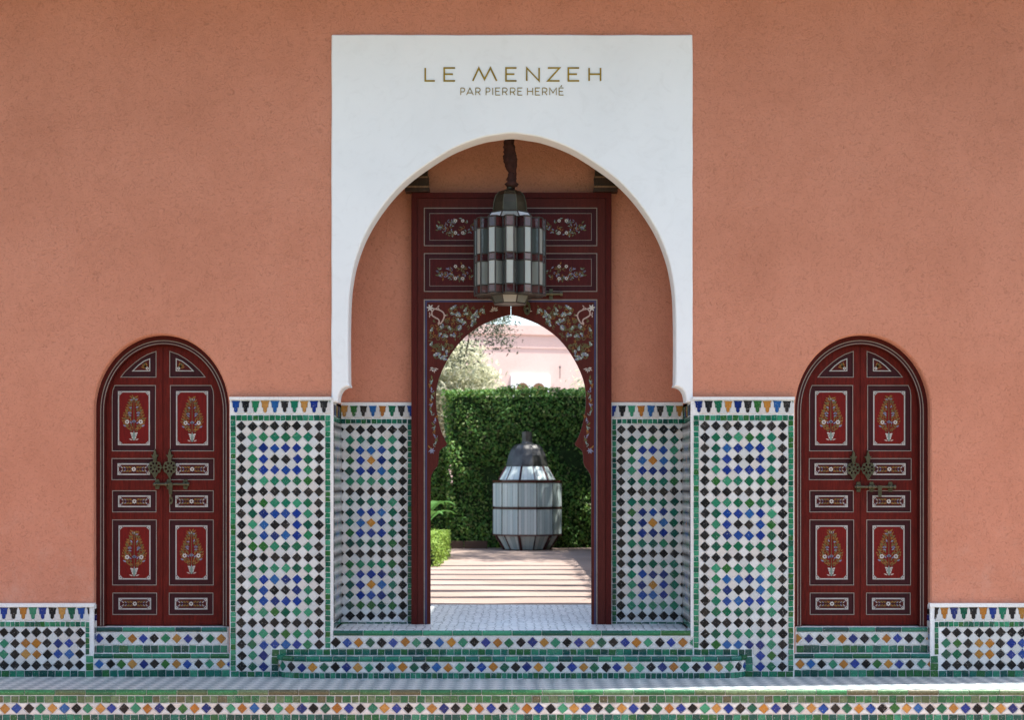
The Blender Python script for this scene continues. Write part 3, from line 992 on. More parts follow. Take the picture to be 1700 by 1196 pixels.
# threshold step, flush with the piers
t = thing('threshold_step', 'upper tiled step across the niche below the red gate', 'step', (0, PY, 0))
m = MB(); m.box(X(553.6, PY), X(1146.4, PY), PY + 0.001, 0.099, 0.0, TZ, 'mortar'); m.build('mortar_bed', t)
m = MB(); m.box(X(556, PY), X(1144, PY), PY + 0.036, NB - 0.015, TZ + 0.002, TZ + 0.006, 'threshold_tiles'); m.build('tread', t)
p = Panel(t, PY)
p.coping(553.5, 1146.5, 1048.2, 1056.2, 48, 'G')
dstrip(p, 549.5, 1150.5, 1067.6, 19.22, 8.4, 'KBOG', 557, 1057.5, 1077.8)
p.squares(549.5, 1150.5, 1078.8, 1090.4, 'T', False, 12.8)

# lower step with rounded ends
SY = -0.21
SX, EA, EB = 1.925, 0.30, -0.21 - PY
t = thing('entrance_step', 'lower tiled step with rounded ends in front of the niche', 'step', (0, SY, 0))
qa = [(EA * math.sin(R(a)), -math.cos(R(a)) * abs(EB)) for a in range(0, 91, 3)]      # quarter ellipse from the straight front round to the pier
plan = [(-(SX - EA) - a, PY + b) for a, b in reversed(qa)] + [(SX - EA + a, PY + b) for a, b in qa]
SZ = Z(1091.5, SY)
m = MB()
k = len(plan)
vs = [(a, b, 0.0) for a, b in plan] + [(a, b, SZ - 0.004) for a, b in plan]
m.add(vs, [tuple(range(k))[::-1]] + [(i, i + 1, k + i + 1, k + i) for i in range(k - 1)] + [(k - 1, 0, k, 2 * k - 1)], 'mortar')
m.add([(a * 0.995, b + 0.004, SZ - 0.003) for a, b in plan], [tuple(range(k))], 'platform_tiles')
m.build('mortar_bed', t)
qs = [0.0]
for (a0, b0), (a1, b1) in zip(qa, qa[1:]):
    qs.append(qs[-1] + math.hypot(a1 - a0, b1 - b0))
QL = qs[-1]
def step_path(u, z):
    st = SX - EA
    if abs(u) <= st: return (u, SY, z, 0.0)
    d = min(abs(u) - st, QL - 1e-5)
    i = max(j for j in range(len(qs) - 1) if qs[j] <= d)
    f = (d - qs[i]) / (qs[i + 1] - qs[i])
    (a0, b0), (a1, b1) = qa[i], qa[i + 1]
    s = 1 if u > 0 else -1
    return (s * (st + a0 + (a1 - a0) * f), PY + b0 + (b1 - b0) * f, z, s * math.atan2(b1 - b0, a1 - a0))
p = Panel(t, SY, step_path)
half = (SX - EA + QL) * sc(SY)
E0, E1 = 850 - half, 850 + half
p.coping(E0, E1, 1091.6, 1099.6, 22)
dstrip(p, E0 + 0.5, E1 - 0.5, 1109, 18.72, 8.3, 'OGKB', E0 + 2, 1100.4, 1117.6)
p.squares(E0, E1, 1118.4, 1127.6, 'T', False, 8.9)

# the platform and its front riser
PF = -0.93
t = bpy.data.objects.new('platform', None); COL.objects.link(t); t.location = (0, PF, GZ); struct(t)
m = MB(); m.box(-WX, WX, PF + 0.001, 0.299, GZ + 0.003, PLT - 0.004, 'mortar'); m.build('mortar_bed', t)
m = MB(); m.box(-WX, WX, PF + 0.034, 0.0, PLT - 0.0035, PLT, 'platform_tiles'); m.build('paving', t)
p = Panel(t, PF)
p.coping(-60, 1760, 1146.8, 1155, 50.3, 'L')
p.squares(-50, 1750, 1156.6, 1167.6, 'L', False, 13.7, 1.1)
dstrip(p, -50, 1750, 1177.3, 19.68, 8.7, 'OBKG', 8.7 - 19.68 * 4, 1168.2, 1186.6)
p.squares(-50, 1750, 1187.6, 1199.2, 'T', False, 13.3, 1.1)

# steps below the side doors
UY, LYY = 0.05, -0.02
def door_steps(side):
    f = (lambda p: p) if side < 0 else mirror
    xr = lambda a, b: (min(f(a), f(b)), max(f(a), f(b)))
    w = 'left' if side < 0 else 'right'
    t = thing('door_step', f'upper tiled step under the {w} arched door', 'step', (X(f(268)), UY, 0), 'steps under the side doors')
    a, b = xr(157, 379.5)
    m = MB(); m.box(X(a, UY), X(b, UY), UY + 0.001, 0.30, 0.0, Z(1042.3, UY), 'mortar'); m.build('mortar_bed', t)
    p = Panel(t, UY)
    a, b = xr(160, 378)
    p.coping(a, b, 1042.4, 1049.8, 46)
    dstrip(p, a, b, 1061, 18.45, 8.1, 'BKGO' if side < 0 else 'OBKG', a + (4.5 if side < 0 else 2), 1050.6, 1071.6)
    p.squares(a, b, 1072.6, 1084.2, 'T', False, 13)
    t = thing('door_step', f'lower tiled step under the {w} arched door', 'step', (X(f(268)), LYY, 0), 'steps under the side doors')
    a, b = xr(156, 381.3)
    m = MB(); m.box(X(a, LYY), X(b, LYY), LYY + 0.001, UY, 0.0, Z(1086.3, LYY), 'mortar'); m.build('mortar_bed', t)
    p = Panel(t, LYY)
    p.coping(a, b, 1086.4, 1094, 33)
    dstrip(p, a, b, 1103.4, 18.3, 8.1, 'BKGO' if side < 0 else 'OBKG', a + 9, 1094.8, 1112.6)
    p.squares(a, b, 1113.6, 1126, 'T', False, 12.9)
door_steps(-1); door_steps(1)

# ------------------------------------------------------------------ painted ornament
def leafp(cx, cz, ang, l, w):
    """pointed leaf outline"""
    out = []
    for i, (u, v) in enumerate([(0, 0), (0.25, 0.42), (0.55, 0.5), (0.85, 0.2), (1, 0), (0.85, -0.2), (0.55, -0.5), (0.25, -0.42)]):
        a, b = u * l, v * w
        out.append((cx + a * math.cos(ang) - b * math.sin(ang), cz + a * math.sin(ang) + b * math.cos(ang)))
    return out

def flower(mb, cx, cz, r, y, petal, core, n=7, lift=0.0):
    for i in range(n):
        a = 2 * math.pi * i / n + 0.3
        mb.poly(leafp(cx + math.cos(a) * r * 0.22, cz + math.sin(a) * r * 0.22, a, r * 0.8, r * 0.62), y, petal, 0.0028 + lift)
    mb.poly([(cx + r * 0.32 * math.cos(2 * math.pi * i / 8), cz + r * 0.32 * math.sin(2 * math.pi * i / 8)) for i in range(8)], y, core, 0.0034 + lift)

def curlp(cx, cz, r, a0, turns, s=1, n=14):
    """spiral running inwards"""
    return [(cx + r * (1 - 0.75 * i / n) * math.cos(a0 + s * turns * 2 * math.pi * i / n),
             cz + r * (1 - 0.75 * i / n) * math.sin(a0 + s * turns * 2 * math.pi * i / n)) for i in range(n + 1)]

def bouquet(mb, cx, cz, w, h, y, rng):
    cx += rng.gauss(0, 0.002); cz += rng.gauss(0, 0.003); h *= rng.uniform(0.96, 1.04); w *= rng.uniform(0.94, 1.06)
    """pear-shaped bouquet standing on a small white vase"""
    zb = cz - h / 2
    vase_h = h * 0.20
    for sx in (-1, 1):
        mb.poly(leafp(cx + sx * w * 0.06, zb + h * 0.006, math.pi / 2 - sx * 1.2, w * 0.17, h * 0.030), y, 'flower_pink', 0.0022)
        for k, an in enumerate((0.25, 0.6, 0.95)):
            mb.poly(leafp(cx + sx * w * 0.03, zb + vase_h * (0.15 + 0.25 * k), math.pi / 2 - sx * an, w * 0.17, w * 0.10), y, 'flower_white', 0.0022)
    mb.poly([(cx + w * 0.055 * a, zb + vase_h * b) for a, b in ((-0.7, 0), (0.7, 0), (1.0, 0.35), (0.9, 0.7), (0.0, 1.1), (-0.9, 0.7), (-1.0, 0.35))], y, 'flower_teal', 0.0026)
    z0 = zb + vase_h
    H = h - vase_h
    def width(t): return w / 2 * (math.sin(math.pi / 2 * t / 0.33) ** 0.7 if t < 0.33 else (1 - min(1.0, (t - 0.33) / 0.70)) ** 0.85)
    for k in range(13):
        t = 0.05 + 0.92 * k / 12.5
        wd = max(width(t), w * 0.05)
        for sx in (-1, 1):
            r_ = min(w * 0.13, wd * 0.42)
            mb.ribbon(curlp(cx + sx * wd * 0.62, z0 + H * t, r_, math.pi / 2, 0.9, -sx), w * 0.030, y, 'flower_gold' if k % 3 else 'flower_green', t=0.0016)
            mb.poly(leafp(cx + sx * wd * 0.7, z0 + H * t, math.pi / 2 - sx * (0.9 + rng.uniform(-0.3, 0.4)), w * 0.17, w * 0.06), y, ['flower_gold', 'flower_green', 'flower_gold'][k % 3], 0.0018)
            mb.poly(leafp(cx + sx * wd * 0.25, z0 + H * (t + 0.02), math.pi / 2 - sx * rng.uniform(0.3, 1.5), w * 0.15, w * 0.06), y, ['flower_gold', 'flower_green', 'flower_blue'][k % 3], 0.0020)
            if wd > w * 0.25:
                mb.poly(leafp(cx + sx * wd * 0.95, z0 + H * t, math.pi / 2 - sx * rng.uniform(0.2, 0.9), w * 0.12, w * 0.05), y, 'flower_gold', 0.0021)
    mb.ribbon([(cx, z0), (cx, z0 + H * 0.98)], w * 0.022, y, 'flower_green', t=0.0015)
    for sx in (-1, 1):
        flower(mb, cx + sx * w * 0.30, z0 + H * 0.27, w * 0.105, y, 'flower_white', 'frame_red')
        for k in range(5):
            mb.poly(leafp(cx + sx * w * 0.19, z0 + H * 0.50, math.pi * (0.1 + 0.2 * k), w * 0.10, w * 0.045), y, 'flower_blue', 0.0027)
        mb.poly(leafp(cx + sx * w * 0.34, z0 + H * 0.14, math.pi / 2 - sx * 1.1, w * 0.16, w * 0.07), y, 'flower_blue', 0.0024)
    for k in range(4):
        mb.poly(leafp(cx, z0 + H * 0.25, math.pi * (0.2 + 0.2 * k), w * 0.13, w * 0.07), y, 'flower_blue', 0.0028)
    for k in range(3):
        mb.poly(leafp(cx, z0 + H * 0.88, math.pi / 2 + (k - 1) * 0.7, w * 0.13, w * 0.06), y, ['flower_green', 'flower_pink', 'flower_green'][k], 0.0025)

def white_frame(mb, x0, x1, z0, z1, y, w, corner):
    """white line with filled fretted corners"""
    mb.ribbon([(x0, z0), (x1, z0), (x1, z1), (x0, z1)], w, y, 'line_white', True, 0.0012)
    for sx, sz, cx, cz in ((1, 1, x0, z0), (-1, 1, x1, z0), (-1, -1, x1, z1), (1, -1, x0, z1)):
        c = corner
        mb.poly([(cx, cz), (cx + sx * c, cz), (cx + sx * c * 0.62, cz + sz * c * 0.30), (cx + sx * c * 0.30, cz + sz * c * 0.62), (cx, cz + sz * c)], y, 'line_white', 0.0014)
        for a, b in ((0.28, 0.28), (0.62, 0.12), (0.12, 0.62)):
            q = c * 0.085
            mb.poly([(cx + sx * c * a + q * i, cz + sz * c * b + q * j) for i, j in ((-1, -1), (1, -1), (1, 1), (-1, 1))], y, 'frame_red', 0.002)

PX = 1.0 / sc(0.15)     # one photo pixel at the doors' plane
def tall_panel(wpx, hpx, chamfer, flip, seed=3):
    """sunk board, raised field with white frame and bouquet; local to the panel's centre"""
    mb = MB()
    w, h = wpx * PX, hpx * PX
    c = chamfer * PX
    o = [(-w / 2, -h / 2), (w / 2, -h / 2), (w / 2, h / 2)]
    o += [(-w / 2 + c * 0.45, h / 2), (-w / 2 + c * 0.12, h / 2 - c * 0.8), (-w / 2, h / 2 - c * 1.8)] if chamfer else [(-w / 2, h / 2)]
    if flip: o = [(-a, b) for a, b in reversed(o)]
    mb.prism([o], 0.010, 0.019, 'wood_purple')
    a, b = w / 2 - 8.5 * PX, h / 2 - 8.5 * PX
    mb.prism([[(-a, -b), (a, -b), (a, b), (-a, b)]], 0.003, 0.010, 'field_red', 0.004, [[(-a + 0.004, -b + 0.004), (a - 0.004, -b + 0.004), (a - 0.004, b - 0.004), (-a + 0.004, b - 0.004)]])
    white_frame(mb, -a + 0.006, a - 0.006, -b + 0.006, b - 0.006, 0.003, 2.1 * PX, 8.5 * PX)
    bouquet(mb, 0, -0.003, 37 * PX, hpx * 0.70 * PX, 0.003, random.Random(seed))
    return mb.mesh('panel')

def small_panel(wpx, hpx):
    mb = MB()
    w, h = wpx * PX, hpx * PX
    mb.prism([[(-w / 2, -h / 2), (w / 2, -h / 2), (w / 2, h / 2), (-w / 2, h / 2)]], 0.010, 0.019, 'wood_purple')
    a, b = w / 2 - 8.3 * PX, h / 2 - 7.2 * PX
    mb.prism([[(-a, -b), (a, -b), (a, b), (-a, b)]], 0.003, 0.010, 'frame_red', 0.004, [[(-a + 0.004, -b + 0.004), (a - 0.004, -b + 0.004), (a - 0.004, b - 0.004), (-a + 0.004, b - 0.004)]])
    white_frame(mb, -a + 0.006, a - 0.006, -b + 0.006, b - 0.006, 0.003, 2.2 * PX, 7.5 * PX)
    y = 0.003
    mb.poly([(-a * 0.86, 0), (-a * 0.6, -b * 0.55), (a * 0.6, -b * 0.55), (a * 0.86, 0), (a * 0.6, b * 0.55), (-a * 0.6, b * 0.55)], y, 'wood_purple', 0.001)
    rng = random.Random(5)
    for sx in (-1, 1):
        for k in range(4):
            xx = sx * a * (0.17 + 0.165 * k)
            out = 0.0 if sx > 0 else math.pi
            for sz in (-1, 1):
                mb.ribbon(curlp(xx, sz * b * 0.26, b * 0.20, out, 0.7, sx * sz, 8), 0.8 * PX, y, 'flower_gold' if k % 2 == 0 else 'flower_green', t=0.0016)
                mb.poly(leafp(xx, sz * b * 0.10, out + sx * sz * 0.75, b * 0.42, b * 0.17), y, ['flower_gold', 'flower_gold', 'flower_blue', 'flower_pink'][k], 0.002)
                mb.poly(leafp(xx + sx * b * 0.12, sz * b * 0.45, out - sx * sz * 0.35, b * 0.36, b * 0.14), y, ['flower_gold', 'flower_green', 'flower_gold', 'flower_blue'][k], 0.0019)
    flower(mb, 0, 0, 4.0 * PX, y, 'flower_white', 'frame_red')
    return mb.mesh('panel')

def spandrel_loop(flip, grow=0.0):
    """quarter-arch panel in px relative to (256.?, 626): vertical edge near the seam"""
    return [(0, 0), (-57, 0), (-50.5, 8), (-42.5, 15.8), (-34, 23.2), (-24.5, 30.2), (-13, 36.8), (0, 41.5)]

PANELS = {}
def side_door(side):
    w = 'left' if side < 0 else 'right'
    c0 = 270.5 if side < 0 else 1428.0       # the seam at the leaf plane
    LYD = 0.155
    cx = X(DL if side < 0 else DR)
    base = Z(1040.5, LYD)
    t = thing('arched_door', f'dark red arched double door with painted panels at {w} of the niche', 'door', (cx, 0.12, base), 'arched side doors')
    # frame: arched band with two white lines
    def archl(hw, top, n=36, bottom=1042.0):
        sp = 682.0
        pts = [(hw, bottom)]
        for i in range(n + 1):
            a = math.pi * i / n
            pts.append((hw * math.cos(a), sp - (sp - top) * math.sin(a)))
        pts.append((-hw, bottom))
        return [(cx + a / PPM, Z(b)) for a, b in pts]
    outer = archl(113.5, 554.5); inner = archl(98.5, 571.0)
    ring = outer + inner[::-1]
    m = MB()
    m.prism([ring], 0.095, 0.30, 'frame_red')
    for hw, top, ww in ((104.8, 564.3, 0.0075), (100.2, 569.0, 0.0065)):
        m.ribbon(archl(hw, top), ww, 0.095, 'line_pale', False, 0.0015)
    m.ribbon(archl(102.4, 566.7), 0.013, 0.095, 'wood_purple', False, 0.0011)
    m.build('frame', t)
    # two leaves
    sx = X(c0, LYD)
    for s in (-1, 1):
        fl = archl(98.2, 571.6, 48, 1040.5)
        if s < 0:
            lo = [q for q in fl if q[0] <= sx - 0.002]
            lo = [(sx - 0.002, base)] + [(sx - 0.002, Z(571.8))] + lo
        else:
            lo = [q for q in fl if q[0] >= sx + 0.002]
            lo = lo + [(sx + 0.002, Z(571.8)), (sx + 0.002, base)]
        # panel rectangles, px from the seam outwards (inner, outer, top, bottom)
        rects = [('tall1', 13, 83.5, 641, 748.5), ('small', 13, 84, 762.5, 796.5), ('small', 12, 83, 816, 850), ('tall2', 11.5, 83, 864.5, 971.5), ('small', 11, 82.5, 986, 1020.5)]
        holes = []
        specs = []
        for kind, i0, i1, y0, y1 in rects:
            xa, xb = sorted((c0 + s * i0, c0 + s * i1))
            h = P2([(xa, y1), (xb, y1), (xb, y0), (xa, y0)], LYD)
            if kind == 'tall1':
                (ax, az), (bx, _), (_, tz), _ = h[0], h[1], h[2], h[3]
                c = 9 * PX
                if s < 0: h = [h[0], h[1], h[2], (ax + c * 0.45, tz), (ax + c * 0.12, tz - c * 0.8), (ax, tz - c * 1.8)]
                else: h = [h[0], h[1], (bx, tz - c * 1.8), (bx - c * 0.12, tz - c * 0.8), (bx - c * 0.45, tz), h[3]]
            holes.append(h); specs.append((kind, (xa + xb) / 2, (y0 + y1) / 2, xb - xa, y1 - y0))
        sp = [(c0 + s * 12 - s * (a), 626 - b) for a, b in spandrel_loop(False)]
        hs = P2(sp, LYD)
        holes.append(hs)
        m = MB()
        m.prism([lo] + holes, LYD, LYD + 0.02, 'wood_red')
        m.prism([lo], LYD + 0.0205, LYD + 0.05, 'wood_purple')
        for h in holes:
            m.ribbon(offset_loop(h, 0.003), 0.0062, LYD, 'line_pale', True, 0.0014)
        lf = m.build('leaf', t, (sx, LYD, base))
        for kind, pcx, pcy, pw, ph in specs:
            key = (kind, s, side, pcy) if kind != 'small' else (kind, s, side)
            if key not in PANELS:
                PANELS[key] = small_panel(71, 34) if kind == 'small' else tall_panel(70.5, 107.3, 9 if kind == 'tall1' else 0, s > 0, len(PANELS) + 3)
            o = bpy.data.objects.new('panel', PANELS[key])
            o.parent = lf
            o.location = Vector((X(pcx, LYD), LYD, Z(pcy, LYD))) - wloc(lf)
            COL.objects.link(o)
        # spandrel panel
        m = MB()
        gx, gz = sum(q[0] for q in hs) / len(hs), sum(q[1] for q in hs) / len(hs)
        m.prism([hs], LYD + 0.010, LYD + 0.019, 'wood_purple')
        tri = [(c0 + s * 21, 617), (c0 + s * 52, 617), (c0 + s * 42, 606.5), (c0 + s * 32, 599), (c0 + s * 21, 594.5)]
        tp = P2(tri, LYD)
        m.prism([tp], LYD + 0.003, LYD + 0.010, 'frame_red')
        m.ribbon(offset_loop(tp, -0.005), 0.008, LYD + 0.003, 'line_white', True)
        for k in range(4):
            m.poly(leafp(X(c0 + s * 27, LYD), Z(611, LYD), math.pi / 2 - s * (0.15 + 0.42 * k), 0.05, 0.018), LYD + 0.003, ['flower_gold', 'flower_green', 'flower_gold', 'flower_gold'][k], 0.002)
        flower(m, X(c0 + s * 26, LYD), Z(612, LYD), 0.014, LYD + 0.003, 'flower_white', 'frame_red')
        m.build('panel', lf, (gx, LYD, gz))
    # hardware: pierced knockers and the sliding bolt
    for s in (-1, 1):
        kx, kz = sx + s * (12.3 if side < 0 else 12.0) * PX, Z(776.5 if side < 0 else 779, LYD)
        r_ = 11.2 * PX
        loop_ = []
        for i in range(40):
            a = 2 * math.pi * i / 40
            rr = r_ * (1 + 0.06 * math.cos(8 * a))
            loop_.append((kx + rr * math.cos(a), kz + rr * math.sin(a) * 1.0))
        hs_ = []
        for i in range(8):
            a = 2 * math.pi * (i + 0.5) / 8
            hs_.append(leafp(kx + math.cos(a) * r_ * 0.42, kz + math.sin(a) * r_ * 0.42, a, r_ * 0.45, r_ * 0.34))
        hs_.append([(kx + r_ * 0.2 * math.cos(2 * math.pi * i / 8), kz + r_ * 0.2 * math.sin(2 * math.pi * i / 8)) for i in range(8)])
        m = MB()
        m.prism([loop_] + hs_, LYD - 0.030, LYD - 0.020, 'old_brass')
        m.tube([(kx, LYD - 0.02, kz + r_ * 0.2), (kx, LYD, kz + r_ * 0.2)], 0.012, 'old_brass')
        # upper stem with finial, lower tip
        m.prism([[(kx - 0.012, kz + r_ * 0.9), (kx + 0.012, kz + r_ * 0.9), (kx + 0.016, kz + r_ * 1.45), (kx + 0.030, kz + r_ * 1.85), (kx + 0.014, kz + r_ * 1.8), (kx + 0.007, kz + r_ * 2.4),
                  (kx, kz + r_ * 2.75), (kx - 0.007, kz + r_ * 2.4), (kx - 0.014, kz + r_ * 1.8), (kx - 0.030, kz + r_ * 1.85), (kx - 0.016, kz + r_ * 1.45)]], LYD - 0.032, LYD - 0.002, 'old_brass')
        m.prism([[(kx - 0.028, kz - r_ * 0.85), (kx, kz - r_ * 1.75), (kx + 0.028, kz - r_ * 0.85)]], LYD - 0.029, LYD - 0.019, 'old_brass')
        m.build('door_knocker', t, (kx, LYD, kz))
    bz = Z(804.5 if side < 0 else 809, LYD)
    b0, b1 = sx - (15 if side < 0 else 10) * PX, sx + (45 if side < 0 else 58) * PX
    m = MB()
    m.tube([(b0, LYD - 0.03, bz), (b1, LYD - 0.03, bz)], 0.0115, 'old_brass', 10)
    for q in (0.06, 0.36, 0.46, 0.86, 0.97):
        xx = b0 + (b1 - b0) * q
        m.tube([(xx - 0.008, LYD - 0.03, bz), (xx + 0.008, LYD - 0.03, bz)], 0.019, 'old_brass', 10)
    for q in (0.1, 0.42, 0.88):
        xx = b0 + (b1 - b0) * q
        m.prism([[(xx - 0.014, bz - 0.042), (xx + 0.014, bz - 0.042), (xx + 0.024, bz), (xx + 0.014, bz + 0.042), (xx - 0.014, bz + 0.042), (xx - 0.024, bz)]], LYD - 0.012, LYD - 0.0005, 'old_brass')
    hx = b0 + (b1 - b0) * (0.49 if side < 0 else 0.6)
    m.prism([[(hx - 0.013, bz - 0.085), (hx + 0.013, bz - 0.085), (hx + 0.018, bz + 0.012), (hx - 0.018, bz + 0.012)]], LYD - 0.052, LYD - 0.038, 'old_brass')
    if side < 0:
        m.tube([(hx, LYD - 0.04, bz - 0.08), (hx, LYD - 0.03, bz - 0.11)], 0.007, 'old_brass', 6)
        m.prism([[(hx + 0.016 * math.cos(2 * math.pi * i / 12), bz - 0.135 + 0.034 * math.sin(2 * math.pi * i / 12)) for i in range(12)],
                 [(hx + 0.007 * math.cos(2 * math.pi * i / 8), bz - 0.137 + 0.014 * math.sin(2 * math.pi * i / 8)) for i in range(8)]], LYD - 0.032, LYD - 0.022, 'old_brass')
    m.build('sliding_bolt', t, ((b0 + b1) / 2, LYD, bz))
side_door(-1); side_door(1)

# ------------------------------------------------------------------ the big gate with its horseshoe opening
GY = 0.58
gate = thing('red_gate', 'tall dark red wooden gate with painted scrolls and horseshoe opening', 'gate', (0, GY, TZ))
m = MB()
fr = P2([(683, 1040), (683, 320), (1015, 320), (1015, 1040), (1006, 1040), (1006, 329), (692.5, 329), (692.5, 1040)], GY)
m.prism([fr], GY - 0.012, NB + 0.05, 'frame_red'); m.build('frame', gate)
hs_half = [(848.2, 522.5), (868, 527.3), (891, 536.5), (906, 545), (921.5, 556.5), (933, 568), (943, 580.5), (953, 596), (961.5, 612.5), (968, 629), (971.8, 646), (973, 664), (971.5, 684), (967.5, 704), (962, 722), (954.3, 737.5)]
rh = smooth_path([(831, 526)] + hs_half, 5)[5:] + [(956.5, 741), (962, 744), (966.5, 749), (968.2, 755), (968.6, 768), (971, 775), (976, 781), (980, 788), (981.7, 796), (982, 1040)]
for s in (-1, 1):
    cxg = 848.2
    half = rh if s > 0 else [(2 * cxg - a, b) for a, b in rh]
    edge = 1005.6 if s > 0 else 692.9
    lo = [(cxg + s * 0.5, 329.6)] + [(cxg + s * 0.5, 523)] + half[1:] + [(edge, 1040), (edge, 329.6)]
    m = MB()
    m.prism([P2(lo, GY)], GY, GY + 0.055, 'gate_red')
    # white framing lines with a blue shade line inside
    ex = 990.8 if s > 0 else 704.4
    sxm = cxg + s * 1.5
    def rl(pts, w, mat, tt=0.0015, closed=False): m.ribbon(P2(pts, GY), w, GY, mat, closed, tt)
    for y0, y1 in ((345.5, 408), (421, 484)):
        rl([(sxm, y0), (ex, y0), (ex, y1), (sxm, y1)], 0.0066, 'line_pale')
        q = P2([(sxm, y0 + 1.5), (ex - s * 1.5, y0 + 1.5), (ex - s * 1.5, y1 - 1.5), (sxm, y1 - 1.5)], GY)
        m.poly(q if s < 0 else q, GY, 'wood_purple', 0.0010)
        ix = ex - s * 9
        q = P2([(sxm + s * 8, y0 + 9), (ix, y0 + 9), (ix, y1 - 9), (sxm + s * 8, y1 - 9)], GY)
        m.poly(q, GY, 'gate_field', 0.0022)
        m.ribbon(q, 0.0036, GY, 'line_pale', True, 0.0030)
    rl([(sxm, 498), (ex, 498), (ex, 1040)], 0.0085, 'line_pale')
    rl([(sxm, 500.3), (ex - s * 2.9, 500.3), (ex - s * 2.9, 1040)], 0.0165, 'line_blue', 0.0012)
    leaf_o = m.build('leaf', gate, (X(edge, GY), GY, TZ))
    # painted scrolls
    rng = random.Random(11)
    G = lambda a, b: (X(cxg + s * a, GY), Z(b, GY))
    pxg = 1.0 / sc(GY)
    o = MB()
    def lf(a, b, ang, l, w, mat, t=0.002):
        aa = ang if s > 0 else math.pi - ang
        c = G(a, b); o.poly(leafp(c[0], c[1], aa, l * pxg, w * pxg), GY, mat, t)
    def cu(a, b, r_, a0, tu, dr, w, mat, t=0.0017):
        c = G(a, b); o.ribbon(curlp(c[0], c[1], r_ * pxg, a0 if s > 0 else math.pi - a0, tu, dr * s, 12), w * pxg, GY, mat, False, t)
    for y0 in (376.7, 452.5):
        cxp = 90
        o = MB()
        for k in range(52):
            a = rng.uniform(0, 2 * math.pi); rr = math.sqrt(rng.uniform(0.05, 1))
            lx, ly = cxp + 31 * rr * math.cos(a), y0 + 14.5 * rr * math.sin(a)
            lf(lx, ly, rng.uniform(0, 6.28), rng.uniform(4, 7), 2.0, rng.choice(['flower_green', 'flower_green', 'flower_gold', 'flower_teal', 'flower_blue']), 0.0032)
            if k % 2: cu(lx, ly, rng.uniform(2, 4), rng.uniform(0, 6), 0.8, rng.choice((-1, 1)), 0.8, rng.choice(['flower_green', 'flower_gold', 'flower_blue']), 0.0030)
        for k in range(7):
            lf(cxp + 22 + rng.uniform(0, 9), y0 + rng.uniform(-6, 6), rng.uniform(-0.8, 0.8), 6, 2.4, rng.choice(['flower_teal', 'flower_blue', 'flower_green']), 0.0036)
        for dx in (-6, 6):
            for dy in (-10, 10):
                c = G(cxp - 4 + dx, y0 + dy); flower(o, c[0], c[1], 3.1 * pxg, GY, 'flower_white', 'frame_red', 7, 0.0012)
        o.build('painted_flowers', leaf_o, (G(90, y0)[0], GY, G(90, y0)[1]))
    o = MB()
    # spandrels: keep the scrolls between the arch and the frame line
    def arch_y(a):
        best = 1e9
        for (u0, v0), (u1, v1) in zip(rh, rh[1:]):
            d0, d1 = u0 - cxg, u1 - cxg
            if min(d0, d1) <= a <= max(d0, d1) and v0 < 700:
                best = min(best, v0 + (v1 - v0) * ((a - d0) / (d1 - d0) if d1 != d0 else 0))
        return best
    cnt = 0
    while cnt < 150:
        a, b = rng.uniform(42, 134), rng.uniform(509, 600)
        if b > arch_y(min(a, 124)) - 9 and a < 126: continue
        if a > 124 and b > 596: continue
        if a > 108 and b < 533: continue
        cnt += 1
        k = rng.random()
        if k < 0.62:
            mt = rng.choice(['flower_green', 'flower_gold', 'flower_green', 'flower_green'])
            cu(a, b, rng.uniform(2.6, 5.2), rng.uniform(0, 6.28), rng.uniform(0.6, 1.0), rng.choice((-1, 1)), 0.95, mt)
            lf(a, b, rng.uniform(0, 6.28), rng.uniform(3.5, 6), 1.6, mt)
        elif k < 0.85:
            an = rng.uniform(0, 6.28)
            lf(a, b, an, 6.5, 2.8, rng.choice(['flower_blue', 'flower_teal', 'flower_blue']), 0.0027)
            cu(a, b, 3.4, an, 0.7, 1, 1.3, 'flower_teal', 0.0025)
            c = G(a, b); o.poly([(c[0] + 1.2 * pxg * math.cos(i), c[1] + 1.2 * pxg * math.sin(i)) for i in range(6)], GY, 'flower_white', 0.0034)
        else:
            lf(a, b, rng.uniform(0, 6.28), 5.5, 2.2, 'flower_green', 0.0022)
    # pale corner motif
    hp = smooth_path([(127, 513), (119, 515), (112.5, 519), (110.5, 525), (113, 532), (117.5, 538), (120, 531), (125.5, 527.5), (130.5, 524), (131, 518), (127, 513)], 3)[:-1]
    o.poly([G(a * 0.86 + 16.8, b * 0.86 + 73.5) for a, b in hp], GY, 'gate_red', 0.0036)
    o.ribbon([G(a, b) for a, b in hp], 2.2 * pxg, GY, 'flower_pink', True, 0.0040)
    for k in range(6):
        lf(134, 511.5, math.pi * (0.05 + 0.33 * k), 6.5, 2.6, 'flower_white', 0.0042)
        lf(122 if k % 2 else 135, 510.5 if k % 2 else 523, math.pi * (0.5 + 0.25 * k), 5, 2.0, 'flower_pink', 0.0041)
    lf(120, 534, -math.pi / 2, 7, 3, 'flower_pink', 0.0041)
    lf(112, 524, math.pi, 6, 2.5, 'flower_pink', 0.0041)
    o.build('painted_scrolls', leaf_o, (G(90, 540)[0], GY, G(90, 540)[1]))
    # leaf sprays at the crown and at the haunch
    for ax, ay, base_a in ((27.5, 516, 1.4), (128, 612, -1.4)):
        o = MB()
        for k in range(6):
            lf(ax, ay, base_a + (k - 2.5) * 0.62, 8.2 if k % 2 == 0 else 6.2, 2.8, 'flower_white' if k % 2 else 'flower_pink', 0.0030)
        o.build('painted_spray', leaf_o, (G(ax, ay)[0], GY, G(ax, ay)[1]))
    o = MB()
